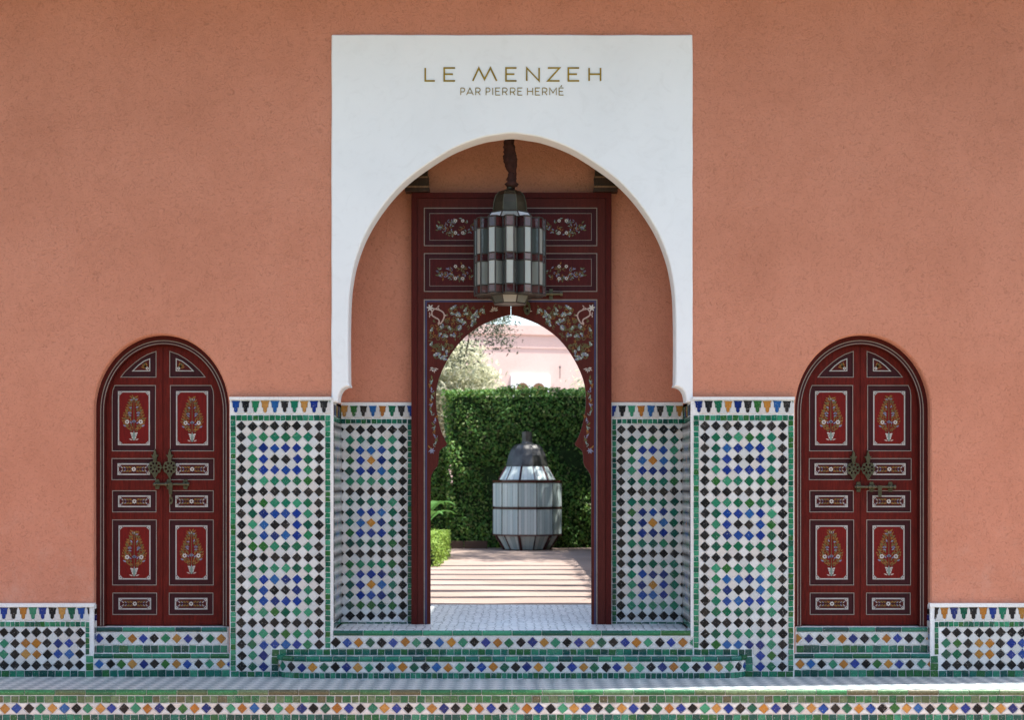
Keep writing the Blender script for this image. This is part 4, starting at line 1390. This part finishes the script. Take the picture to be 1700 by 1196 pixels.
    # scroll band down the jamb
    for k in range(20):
        b = 630 + k * 6.4
        a = 131.5 + 2.2 * math.sin(k * 1.1) - (5 if 690 < b < 742 else 0)
        if b < 752:
            mt = ['flower_green', 'flower_teal', 'flower_gold', 'flower_blue'][k % 4]
            cu(a, b, 3.1, k, 0.8, 1 if k % 2 else -1, 1.0, mt)
            lf(a, b, 1.57 + 0.7 * math.sin(k * 2.0), 7, 2.6, mt, 0.0022)
    for k in range(6):
        lf(131, 749, k * 1.05, 5.5, 2.0, 'flower_blue', 0.0026)
    o.build('painted_border', leaf_o, (G(131, 690)[0], GY, G(131, 690)[1]))
# hinge blocks over the gate's corners and its bolt
for s in (-1, 1):
    m = MB()
    a0, a1 = sorted((850 + s * 137, 850 + s * 170))
    q = lambda x0, x1, y0, y1, d, mt: m.box(X(min(x0, x1), GY), X(max(x0, x1), GY), GY - d, NB - 0.001, Z(y1, GY), Z(y0, GY), mt)
    c = 849
    q(c + s * 136, c + s * 176, 313, 319.5, 0.05, 'dark_wood')
    q(c + s * 136.5, c + s * 175, 310, 313, 0.056, 'log_wood')
    q(c + s * 137.5, c + s * 172, 297, 310, 0.045, 'dark_wood')
    q(c + s * 137, c + s * 170, 294.3, 296.6, 0.055, 'log_wood')
    q(c + s * 139, c + s * 168, 280, 294.3, 0.04, 'dark_wood')
    m.build('hinge_block', gate, (X(c + s * 155, GY), GY, Z(319, GY)))
m = MB()
bx0, bx1, bz = X(862, GY), X(934, GY), Z(489, GY)
m.tube([(bx0, GY - 0.03, bz), (bx1, GY - 0.03, bz)], [0.011, 0.011], 'old_brass', 8)
for q in (0.6, 0.75, 0.97):
    xx = bx0 + (bx1 - bx0) * q
    m.tube([(xx - 0.01, GY - 0.03, bz), (xx + 0.01, GY - 0.03, bz)], 0.02, 'old_brass', 8)
m.box(bx0 + 0.26, bx0 + 0.29, GY - 0.02, GY - 0.0005, bz - 0.045, bz + 0.045, 'old_brass')
hx, hz = X(875, GY), Z(512, GY)
m.prism([[(hx + 0.030 * math.cos(2 * math.pi * i / 14), hz + 0.062 * math.sin(2 * math.pi * i / 14)) for i in range(14)],
         [(hx + 0.014 * math.cos(2 * math.pi * i / 10), hz - 0.005 + 0.035 * math.sin(2 * math.pi * i / 10)) for i in range(10)]], GY - 0.026, GY - 0.012, 'old_brass')
m.build('sliding_bolt', gate, (bx0, GY, bz))

# ------------------------------------------------------------------ hanging lantern
def star_plan(ro, ri, n, flat=0.5):
    """n square-fronted bays: four corners per bay"""
    out = []
    for i in range(n):
        a = 2 * math.pi * i / n - math.pi / 2
        h = math.pi / n
        for da, r_ in ((-h * 0.98, ri), (-h * flat, ro), (h * flat, ro), (h * 0.98, ri)):
            out.append((r_ * math.cos(a + da), r_ * math.sin(a + da)))
    return out

HY = 0.30
hs = sc(HY)
HL = lambda py: Z(py, HY)
hxc = X(846.5, HY)
lan = thing('hanging_lantern', 'star-shaped leaded glass lantern hanging in front of the red gate', 'lantern', (hxc, HY, HL(505)))
plan = star_plan(0.302, 0.222, 12, 0.42)
N = len(plan)
def ring_at(z, k=1.0): return [(hxc + a * k, HY + b * k, z) for a, b in plan]
cell = [(HL(383), HL(367), 'red_glass'), (HL(425.5), HL(383.8), 'milk_glass'), (HL(437.5), HL(426.3), 'red_glass'), (HL(477), HL(438.3), 'milk_glass'), (HL(490), HL(477.8), 'red_glass')]
core = MB()
core.lathe([(0.18, HL(492)), (0.18, HL(366))], 'lead_came', 16, (hxc, HY, 0)); core.build('core', lan)
came = MB()
for i in range(N):
    j = (i + 1) % N
    a, b = Vector((hxc + plan[i][0], HY + plan[i][1])), Vector((hxc + plan[j][0], HY + plan[j][1]))
    came.tube([(a.x, a.y, HL(492)), (a.x, a.y, HL(365.5))], 0.0062, 'lead_came', 5)
    for z in (HL(491), HL(477.4), HL(437.9), HL(425.9), HL(383.4), HL(366)):
        came.tube([(a.x, a.y, z), (b.x, b.y, z)], 0.0058, 'lead_came', 5)
    d = (b - a)
    if d.length < 0.01: continue
    u = d.normalized()
    for z0, z1, mt in cell:
        if i % 4 != 1 and mt == 'milk_glass': mt = 'shaded_glass'  # bay sides get the darker copy, shade painted in
        pm = MB()
        p0, p1 = a + u * 0.004, b - u * 0.004
        nn = Vector((u.y, -u.x)) * 0.003
        vs = [(p0.x, p0.y, z0 + 0.003), (p1.x, p1.y, z0 + 0.003), (p1.x, p1.y, z1 - 0.003), (p0.x, p0.y, z1 - 0.003)]
        vs2 = [(v[0] - nn.x, v[1] - nn.y, v[2]) for v in vs]
        pm.add(vs + vs2, [(0, 1, 2, 3), (7, 6, 5, 4), (0, 4, 5, 1), (1, 5, 6, 2), (2, 6, 7, 3), (3, 7, 4, 0)], mt)
        po = pm.build('glass_pane', lan, ((a.x + b.x) / 2, (a.y + b.y) / 2, (z0 + z1) / 2))
        po.rotation_euler = (0, 0, random.gauss(0, R(2.2)))
came.build('lead_frame', lan)
# lids above and below the star
m = MB()
top = ring_at(HL(366)); bot = ring_at(HL(491.5))
m.add(top + [(hxc, HY, HL(364))], [(i, (i + 1) % N, N) for i in range(N)], 'dark_bronze')
m.add(bot + [(hxc, HY, HL(493))], [((i + 1) % N, i, N) for i in range(N)], 'dark_bronze')
m.build('lid', lan)
def frustum_panes(thing_, c, r0, z0, r1, z1, n, mat, ph=0.0, rib='lead_came', rr=0.006):
    rb = MB()
    for i in range(n):
        a0, a1 = ph + 2 * math.pi * i / n, ph + 2 * math.pi * (i + 1) / n
        q = [Vector((c[0] + r_ * math.cos(a), c[1] + r_ * math.sin(a), z)) for r_, z, a in ((r0, z0, a0), (r0, z0, a1), (r1, z1, a1), (r1, z1, a0))]
        mid = sum(q, Vector()) / 4
        pm = MB(); pm.add([mid + (v - mid) * 0.96 for v in q], [(0, 1, 2, 3)], mat)
        pm.build('glass_pane', thing_, tuple(mid))
        rb.tube([q[0], q[3]], rr, rib, 5); rb.tube([q[0], q[1]], rr, rib, 5); rb.tube([q[3], q[2]], rr, rib, 5)
    rb.build('lead_frame', thing_)
PH = R(-90 + 22.5)
frustum_panes(lan, (hxc, HY), 0.215, HL(366), 0.165, HL(354.5), 8, 'milk_glass', PH)
frustum_panes(lan, (hxc, HY), 0.138, HL(505), 0.172, HL(491.5), 8, 'shaded_glass', PH)  # base panes darkened by the same shade-toned glass
m = MB(); m.lathe([(0.0, HL(506.5)), (0.138, HL(505.5)), (0.138, HL(504))], 'dark_bronze', 8, (hxc, HY, 0), PH); m.build('base_plate', lan)
m = MB()
m.lathe([(0.158, HL(360.5)), (0.150, HL(358)), (0.152, HL(352)), (0.146, HL(338)), (0.128, HL(326)), (0.095, HL(319)), (0.05, HL(315.5)), (0.028, HL(313.5)), (0.028, HL(311))], 'dark_bronze', 8, (hxc, HY, 0), PH)
m.build('dome', lan)
m = MB(); m.lathe([(0.162, HL(361.5)), (0.164, HL(360)), (0.158, HL(358))], 'old_brass', 8, (hxc, HY, 0), PH); 
for i in range(8):
    a = PH + 2 * math.pi * i / 8
    m.tube([(hxc + r_ * math.cos(a), HY + r_ * math.sin(a), HL(z)) for r_, z in ((0.155, 358), (0.153, 350), (0.147, 338), (0.129, 326), (0.096, 319))], 0.004, 'old_brass', 5)
m.build('dome_rib', lan)
# cloth sleeve bunched around the chain
rng = random.Random(4)
path, rad = [], []
z0, z1 = HL(313), 5.1
nseg = 64
for i in range(nseg + 1):
    f = i / nseg
    z = z0 + (z1 - z0) * f
    lump = 0.5 + 0.5 * math.sin(f * 26 + math.sin(f * 9) * 2)
    path.append((hxc + 0.006 + 0.012 * math.sin(f * 11 + 0.5), HY + 0.008 * math.cos(f * 13), z))
    rad.append(0.030 + 0.026 * lump + rng.uniform(-0.005, 0.005) - (0.014 if f < 0.03 else 0))
m = MB(); m.tube(path, rad, 'cloth_brown', 14)
m.v = [(a + rng.gauss(0, 0.0045), b + rng.gauss(0, 0.0045), c + rng.gauss(0, 0.006)) for a, b, c in m.v]
m.smooth = True
m.build('chain_sleeve', lan)

# ------------------------------------------------------------------ big lantern standing in the garden
FY = 18.2
FX = X(875, FY)
FZ = lambda py: Z(py, FY)
fl_s = sc(FY)
big = thing('floor_lantern', 'huge glass lantern with dark dome standing on the gravel before hedge', 'lantern', (FX, FY, GARD))
pxl = 1 / fl_s
def facet_ring(name, r0, z0, r1, z1, n, strips, mat, ph):
    for i in range(n):
        a0, a1 = ph + 2 * math.pi * i / n, ph + 2 * math.pi * (i + 1) / n
        A0, A1 = [Vector((FX + r0 * math.cos(a), FY + r0 * math.sin(a), z0)) for a in (a0, a1)]
        B0, B1 = [Vector((FX + r1 * math.cos(a), FY + r1 * math.sin(a), z1)) for a in (a0, a1)]
        mb = MB()
        cuts = [k / strips for k in range(strips + 1)]
        for k in range(strips):
            u0, u1 = cuts[k] + 0.006, cuts[k + 1] - 0.006
            rad_ = Vector((math.cos((a0 + a1) / 2), math.sin((a0 + a1) / 2), 0)) * (0.003 if k % 2 else -0.001)
            q = [A0.lerp(A1, u0) + rad_, A0.lerp(A1, u1) + rad_, B0.lerp(B1, u1) + rad_, B0.lerp(B1, u0) + rad_]
            mb.add(q, [(0, 1, 2, 3)], mat)
        mid = (A0 + A1 + B0 + B1) / 4
        mb.build(name, big, tuple(mid))
R0 = 58.6 * pxl
phb = R(-90 + 15)
m = MB(); m.lathe([(0.38, GARD + 0.004), (0.40, GARD + 0.02), (0.56, FZ(889)), (R0 - 0.03, FZ(888)), (R0 - 0.03, FZ(800)), (0.50, FZ(798)), (0.37, FZ(775))], 'came_grey', 12, (FX, FY, 0), phb); m.build('core', big)
facet_ring('glass_facet', R0, FZ(886.5), R0, FZ(846), 12, 6, 'lantern_glass', phb)
facet_ring('glass_facet', R0, FZ(841), R0, FZ(803), 12, 6, 'lantern_glass', phb)
facet_ring('glass_facet', R0 * 0.66, GARD + 0.015, R0 * 0.9, FZ(889), 12, 3, 'lantern_glass', phb)
facet_ring('glass_facet', R0 * 0.82, FZ(797), R0 * 0.61, FZ(775.5), 12, 4, 'lantern_glass', phb)
m = MB()
for z0, z1, rr in ((889.3, 887.2, 1.012), (844.8, 842.6, 1.006), (801.6, 798.2, 1.012)):
    m.lathe([(R0 * rr, FZ(z0)), (R0 * rr, FZ(z1))], 'red_glass', 12, (FX, FY, 0), phb)
for i in range(12):
    a = phb + 2 * math.pi * i / 12
    cc = lambda r_, z: (FX + r_ * math.cos(a), FY + r_ * math.sin(a), z)
    m.tube([cc(R0, FZ(889)), cc(R0, FZ(797))], 0.008, 'lead_came', 5)
    m.tube([cc(R0 * 0.66, GARD + 0.015), cc(R0 * 0.9, FZ(889))], 0.035 if i % 2 else 0.012, 'red_glass', 5)
    m.tube([cc(R0 * 0.82, FZ(797)), cc(R0 * 0.61, FZ(775.5))], 0.022 if i % 2 else 0.01, 'red_glass', 5)
m.build('lead_frame', big)
m = MB(); m.lathe([(36 * pxl, FZ(775)), (35.5 * pxl, FZ(772)), (32 * pxl, FZ(757)), (27 * pxl, FZ(746)), (21 * pxl, FZ(739.5)), (10 * pxl, FZ(737)), (9 * pxl, FZ(734)), (8.6 * pxl, FZ(717.5)), (0.02, FZ(717))], 'dome_metal', 12, (FX, FY, 0), phb)
m.build('dome', big)

# ------------------------------------------------------------------ garden: hedge, shrubs, trees, building, pergola
def leaves(mb, spots, size, mat, rng, up=0.0, aspect=0.55):
    for (x, y, z, nx, ny, nz) in spots:
        n = Vector((nx + rng.gauss(0, 0.55), ny + rng.gauss(0, 0.55), nz + rng.gauss(0, 0.55) + up))
        if n.length < 0.01: n = Vector((0, 0, 1))
        n.normalize()
        u = n.cross(Vector((rng.uniform(-1, 1), rng.uniform(-1, 1), rng.uniform(-1, 1))))
        if u.length < 0.01: continue
        u.normalize(); v = n.cross(u)
        s = size * rng.uniform(0.6, 1.3)
        c = Vector((x, y, z))
        mb.add([c - u * s, c + v * s * aspect - n * s * 0.12, c + u * s, c - v * s * aspect - n * s * 0.12], [(0, 1, 2, 3)], mat)

def hedge(root, boxes, size, dens, mat, rng, rough=0.15):
    mb = MB(); corem = MB()
    for x0, x1, y0, y1, z0, z1 in boxes:
        sp = []
        def bump(a, b): return rough * (math.sin(a * 3.1 + b * 1.7) + math.sin(a * 1.3 - b * 2.9) + 0.6 * math.sin(a * 7 + b * 6)) * 0.5
        for _ in range(int((x1 - x0) * (z1 - z0) * dens)):
            x, z = rng.uniform(x0, x1), rng.uniform(z0, z1)
            sp.append((x, y0 + bump(x, z) + rng.uniform(-0.03, 0.10), z, 0, -1, 0.25))
        for _ in range(int((x1 - x0) * (y1 - y0) * dens)):
            x, y = rng.uniform(x0, x1), rng.uniform(y0, y1)
            sp.append((x, y, z1 + bump(x, y) * 0.4 + rng.uniform(-0.10, 0.03), 0, -0.1, 1))
        for xs, nn in ((x0, -1), (x1, 1)):
            for _ in range(int((y1 - y0) * (z1 - z0) * dens)):
                y, z = rng.uniform(y0, y1), rng.uniform(z0, z1)
                sp.append((xs + nn * (bump(y, z) * 0.6 - rng.uniform(-0.03, 0.08)), y, z, nn, 0, 0.2))
        leaves(mb, sp, size, mat, rng)
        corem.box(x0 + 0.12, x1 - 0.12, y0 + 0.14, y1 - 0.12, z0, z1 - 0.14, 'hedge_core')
    mb.build('foliage', root); corem.build('branches', root)

HYY = 19.0
rng = random.Random(21)
hz = lambda py, y=HYY: Z(py, y)
hd = thing('clipped_hedge', 'tall clipped green hedge behind the standing lantern', 'hedge', (0.3, HYY + 0.6, GARD))
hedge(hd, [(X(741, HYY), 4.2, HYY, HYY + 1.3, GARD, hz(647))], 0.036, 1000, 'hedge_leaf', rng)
hd2 = thing('clipped_hedge', 'lower green hedge at the left end of the tall hedge', 'hedge', (-2.5, HYY + 0.9, GARD))
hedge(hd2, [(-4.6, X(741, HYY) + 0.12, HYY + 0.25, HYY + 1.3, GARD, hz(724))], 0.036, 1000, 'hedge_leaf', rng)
# hedge along the right side of the path
hd3 = thing('clipped_hedge', 'long clipped hedge along the right side of the gravel', 'hedge', (2.6, 11, GARD))
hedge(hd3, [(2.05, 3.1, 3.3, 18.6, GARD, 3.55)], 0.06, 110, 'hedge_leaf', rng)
# bright low box hedges at left
for (x0, x1, y0, y1, h, lab) in ((-3.4, X(740, 13.5), 13.6, 15.6, 0.44, 'low bright green box hedge nearest the gravel, farther one'), (-3.4, X(728.5, 11.8), 11.6, 12.9, 0.38, 'low bright green box hedge nearest the gate opening')):
    b = thing('box_hedge', lab, 'hedge', ((x0 + x1) / 2, (y0 + y1) / 2, GARD), 'low box hedges')
    hedge(b, [(x0, x1, y0, y1, GARD, GARD + h)], 0.028, 900, 'box_leaf', rng, 0.03)
# broad-leaved plant
pl = thing('leafy_plant', 'broad-leaved plant behind the low box hedge', 'plant', (-1.75, 17.2, GARD))
for k in range(11):
    m = MB()
    a = 2 * math.pi * k / 11 + 0.3
    c = Vector((-1.75, 17.2, GARD + 0.02)); d = Vector((math.cos(a), math.sin(a), 0))
    s_ = Vector((-d.y, d.x, 0))
    H = 0.75 + 0.35 * (k % 3) / 2
    vs, fs = [], []
    for i in range(9):
        f = i / 8
        q = c + d * (0.75 * f ** 1.3) + Vector((0, 0, H * math.sin(f * 2.0)))
        w = 0.012 if f < 0.35 else 0.11 * math.sin(math.pi * (f - 0.35) / 0.65) + 0.004
        vs += [q - s_ * w, q + Vector((0, 0, -0.02)), q + s_ * w]
    for i in range(8):
        fs += [(3 * i, 3 * i + 1, 3 * i + 4, 3 * i + 3), (3 * i + 1, 3 * i + 2, 3 * i + 5, 3 * i + 4)]
    m.add(vs, fs, 'big_leaf'); m.build('leaf', pl, tuple(c))
# brick edging along the hedge's foot
ed = thing('brick_edging', 'low brown brick edging at the foot of the hedges at left', 'edging', (-2.5, HYY - 0.35, GARD))
for k in range(9):
    m = MB(); x = -4.6 + k * 0.46
    m.box(x, x + 0.44, HYY - 0.42, HYY - 0.28, GARD, GARD + 0.14 + 0.015 * random.random(), 'brown_brick'); m.build('brick', ed, (x + 0.22, HYY - 0.35, GARD))

def tree(root, base, limbs, crown, n, size, mat, rng, twist=0.35):
    mb = MB()
    for path, r0, r1 in limbs:
        pts = smooth_path(path, 5)
        mb.tube(pts, [r0 + (r1 - r0) * i / (len(pts) - 1) for i in range(len(pts))], 'bark', 8)
    mb.smooth = True
    mb.build('trunk', root)
    cm = MB()
    for (cx, cy, cz, rx, ry, rz, share) in crown:
        # clumps of twigs, each a small cloud of narrow leaves
        nc = max(4, int(n * share / 26))
        for _ in range(nc):
            a, b = rng.uniform(0, 2 * math.pi), math.acos(rng.uniform(-1, 1))
            rr = rng.uniform(0.35, 1.0) ** 0.6
            c = Vector((cx + rx * rr * math.sin(b) * math.cos(a), cy + ry * rr * math.sin(b) * math.sin(a), cz + rz * rr * math.cos(b)))
            sp = []
            for _ in range(26):
                q = c + Vector((rng.gauss(0, 0.14), rng.gauss(0, 0.14), rng.gauss(0, 0.11)))
                sp.append((q.x, q.y, q.z, rng.gauss(0, 1), rng.gauss(0, 1), rng.gauss(0.4, 1)))
            leaves(cm, sp, size, mat, rng, 0, 0.32)
    cm.build('crown', root)

ol = thing('olive_tree', 'pale sunlit olive tree behind the hedge at left', 'tree', (-2.9, 26, GARD))
tree(ol, None, [([(-2.9, 26, GARD), (-2.75, 26.05, 1.6), (-2.5, 25.9, 2.6)], 0.22, 0.14), ([(-2.5, 25.9, 2.6), (-2.0, 25.7, 3.6), (-1.3, 25.6, 4.3)], 0.12, 0.04),
               ([(-2.55, 25.9, 2.5), (-3.1, 26.2, 3.7), (-3.6, 26.3, 4.8)], 0.12, 0.04)],
     [(-2.3, 25.8, 3.9, 1.5, 1.3, 1.2, 0.42), (-1.25, 25.5, 3.55, 1.0, 1.0, 0.75, 0.22), (-2.6, 26, 5.2, 1.35, 1.2, 0.9, 0.24), (-3.9, 26.2, 4.4, 1.2, 1.1, 1.1, 0.2), (-2.2, 25.6, 2.7, 1.1, 0.8, 0.6, 0.16), (-1.3, 25.4, 4.3, 0.9, 0.9, 0.7, 0.16)], 17000, 0.085, 'olive_leaf', rng)
ol2 = thing('olive_tree', 'nearer grey-green olive tree whose branches hang in from the left', 'tree', (-3.6, 15.5, GARD))
tree(ol2, None, [([(-3.6, 15.5, GARD), (-3.5, 15.5, 2.2), (-3.2, 15.4, 3.6)], 0.2, 0.13), ([(-3.2, 15.4, 3.6), (-2.2, 15.3, 4.7), (-1.0, 15.2, 4.95), (-0.35, 15.1, 4.45)], 0.1, 0.02),
                ([(-3.2, 15.4, 3.6), (-3.6, 15.8, 4.9), (-3.4, 16, 6.2)], 0.1, 0.03), ([(-1.0, 15.2, 4.95), (-0.75, 15.1, 4.3), (-0.8, 15.1, 3.85)], 0.03, 0.008)],
     [(-0.75, 15.15, 4.45, 0.42, 0.4, 0.28, 0.10), (-0.32, 15.1, 4.42, 0.26, 0.3, 0.22, 0.05), (-0.82, 15.1, 3.95, 0.15, 0.2, 0.32, 0.025), (-0.25, 15.1, 4.12, 0.2, 0.2, 0.15, 0.022), (-3.3, 15.8, 5.6, 1.4, 1.3, 1.0, 0.5), (-2.2, 15.4, 5.2, 0.9, 0.8, 0.5, 0.2)], 12000, 0.036, 'dark_olive_leaf', rng)
ol3 = thing('added_shade_tree', 'unseen leafy tree added beside the right path hedge to shade the far gravel', 'tree', (3.7, 15.6, GARD))  # crown added out of view to shade the far gravel and standing lantern
tree(ol3, None, [([(3.7, 15.6, GARD), (3.6, 15.5, 2.6), (3.2, 15.4, 4.2)], 0.2, 0.12), ([(3.2, 15.4, 4.2), (2.6, 15.2, 5.2)], 0.1, 0.03)],
     [(2.2, 15.2, 5.6, 1.7, 2.3, 0.7, 0.7), (2.0, 18.0, 5.9, 1.5, 1.5, 0.6, 0.5), (3.6, 15.6, 5.6, 1.5, 1.7, 1.0, 0.3)], 9000, 0.085, 'dark_olive_leaf', rng)
sh = thing('garden_shrub', 'small grey-green shrub top rising over the hedge at right', 'shrub', (1.9, 22.5, GARD))
tree(sh, None, [([(1.9, 22.5, GARD), (1.9, 22.5, 2.0), (1.8, 22.5, 3.2)], 0.08, 0.03)], [(1.75, 22.5, 3.55, 0.55, 0.5, 0.55, 0.5), (1.9, 22.5, 2.9, 0.7, 0.6, 0.6, 0.5)], 1500, 0.06, 'olive_leaf', rng)

# pink building behind
BY = 45.0
pb = thing('pink_building', 'pale pink building with parapet beyond the hedge', 'building', (1.5, BY, GARD))
pb.rotation_euler = (0, 0, R(14))
def bp(mb, name, parent=pb):
    o = bpy.data.objects.new(name, mb.mesh(name)); COL.objects.link(o); o.parent = parent; return o
m = MB(); m.box(-5.3, 16, 0, 12, 0, 6.42, 'pink_render'); bp(m, 'wall')
m = MB(); m.box(-5.38, 16.1, -0.08, 12.1, 6.42, 6.75, 'pink_render'); bp(m, 'parapet')
m = MB(); m.box(-5.34, 16, -0.025, 0, 5.95, 6.0, 'pink_render'); bp(m, 'string_course')
for k, wx in enumerate((-0.95,)):
    m = MB()
    z1 = 5.0
    m.prism([[(wx - 0.65, 2.6), (wx + 0.75, 2.6), (wx + 0.75, z1), (wx - 0.65, z1)]], -0.10, -0.001, 'white_plaster')
    wf = bp(m, 'window_surround')
    for q in (wx - 0.24, wx + 0.34):
        m = MB()
        m.prism([[(q - 0.22, 2.7)] + [(q + 0.22, 2.7)] + [(q + 0.22 * math.cos(R(a)), 4.52 + 0.22 * math.sin(R(a))) for a in range(0, 181, 15)]], -0.115, -0.1005, 'log_wood')
        o = bpy.data.objects.new('window', m.mesh('window')); COL.objects.link(o); o.parent = wf
m = MB(); m.tube([(0.15, -0.12, 4.9), (0.15, -0.12, 5.25)], 0.015, 'dome_metal', 8); m.lathe([(0.015, 0), (0.04, 0.05), (0.015, 0.1)], 'dome_metal', 8, (0.15, -0.12, 5.25)); bp(m, 'finial')

# pergola over the path: log beams that stripe the gravel with shadow
pg = thing('pergola', 'timber pergola of round log beams above the garden path', 'pergola', (0, 9, GARD))
PZ = 4.75
for y in (2.95, 3.8, 4.85, 5.9, 7.0, 8.2, 9.5, 10.7, 11.9):
    m = MB()
    rr = random.uniform(0.13, 0.19)
    pts = [(x, y - 0.20 + 0.06 * math.sin(x * 1.1 + y) + random.gauss(0, 0.012), PZ + 0.03 * math.sin(x + y * 2)) for x in [-3.6 + 0.45 * i for i in range(17)]]
    m.tube(pts, [rr * random.uniform(0.72, 1.25) for _ in pts], 'log_wood', 8); m.smooth = True
    m.build('beam', pg, (0, y, PZ))
for x in (-3.3, 3.35):
    m = MB(); m.tube([(x, 3.0, PZ - 0.3), (x, 15.8, PZ - 0.3)], 0.14, 'log_wood', 8); m.build('side_beam', pg, (x, 9, PZ - 0.3))
    for y in (3.2, 9.0, 15.4):
        m = MB(); m.tube([(x, y, GARD), (x, y, PZ - 0.3)], [0.15, 0.13], 'log_wood', 10); m.build('post', pg, (x, y, GARD))
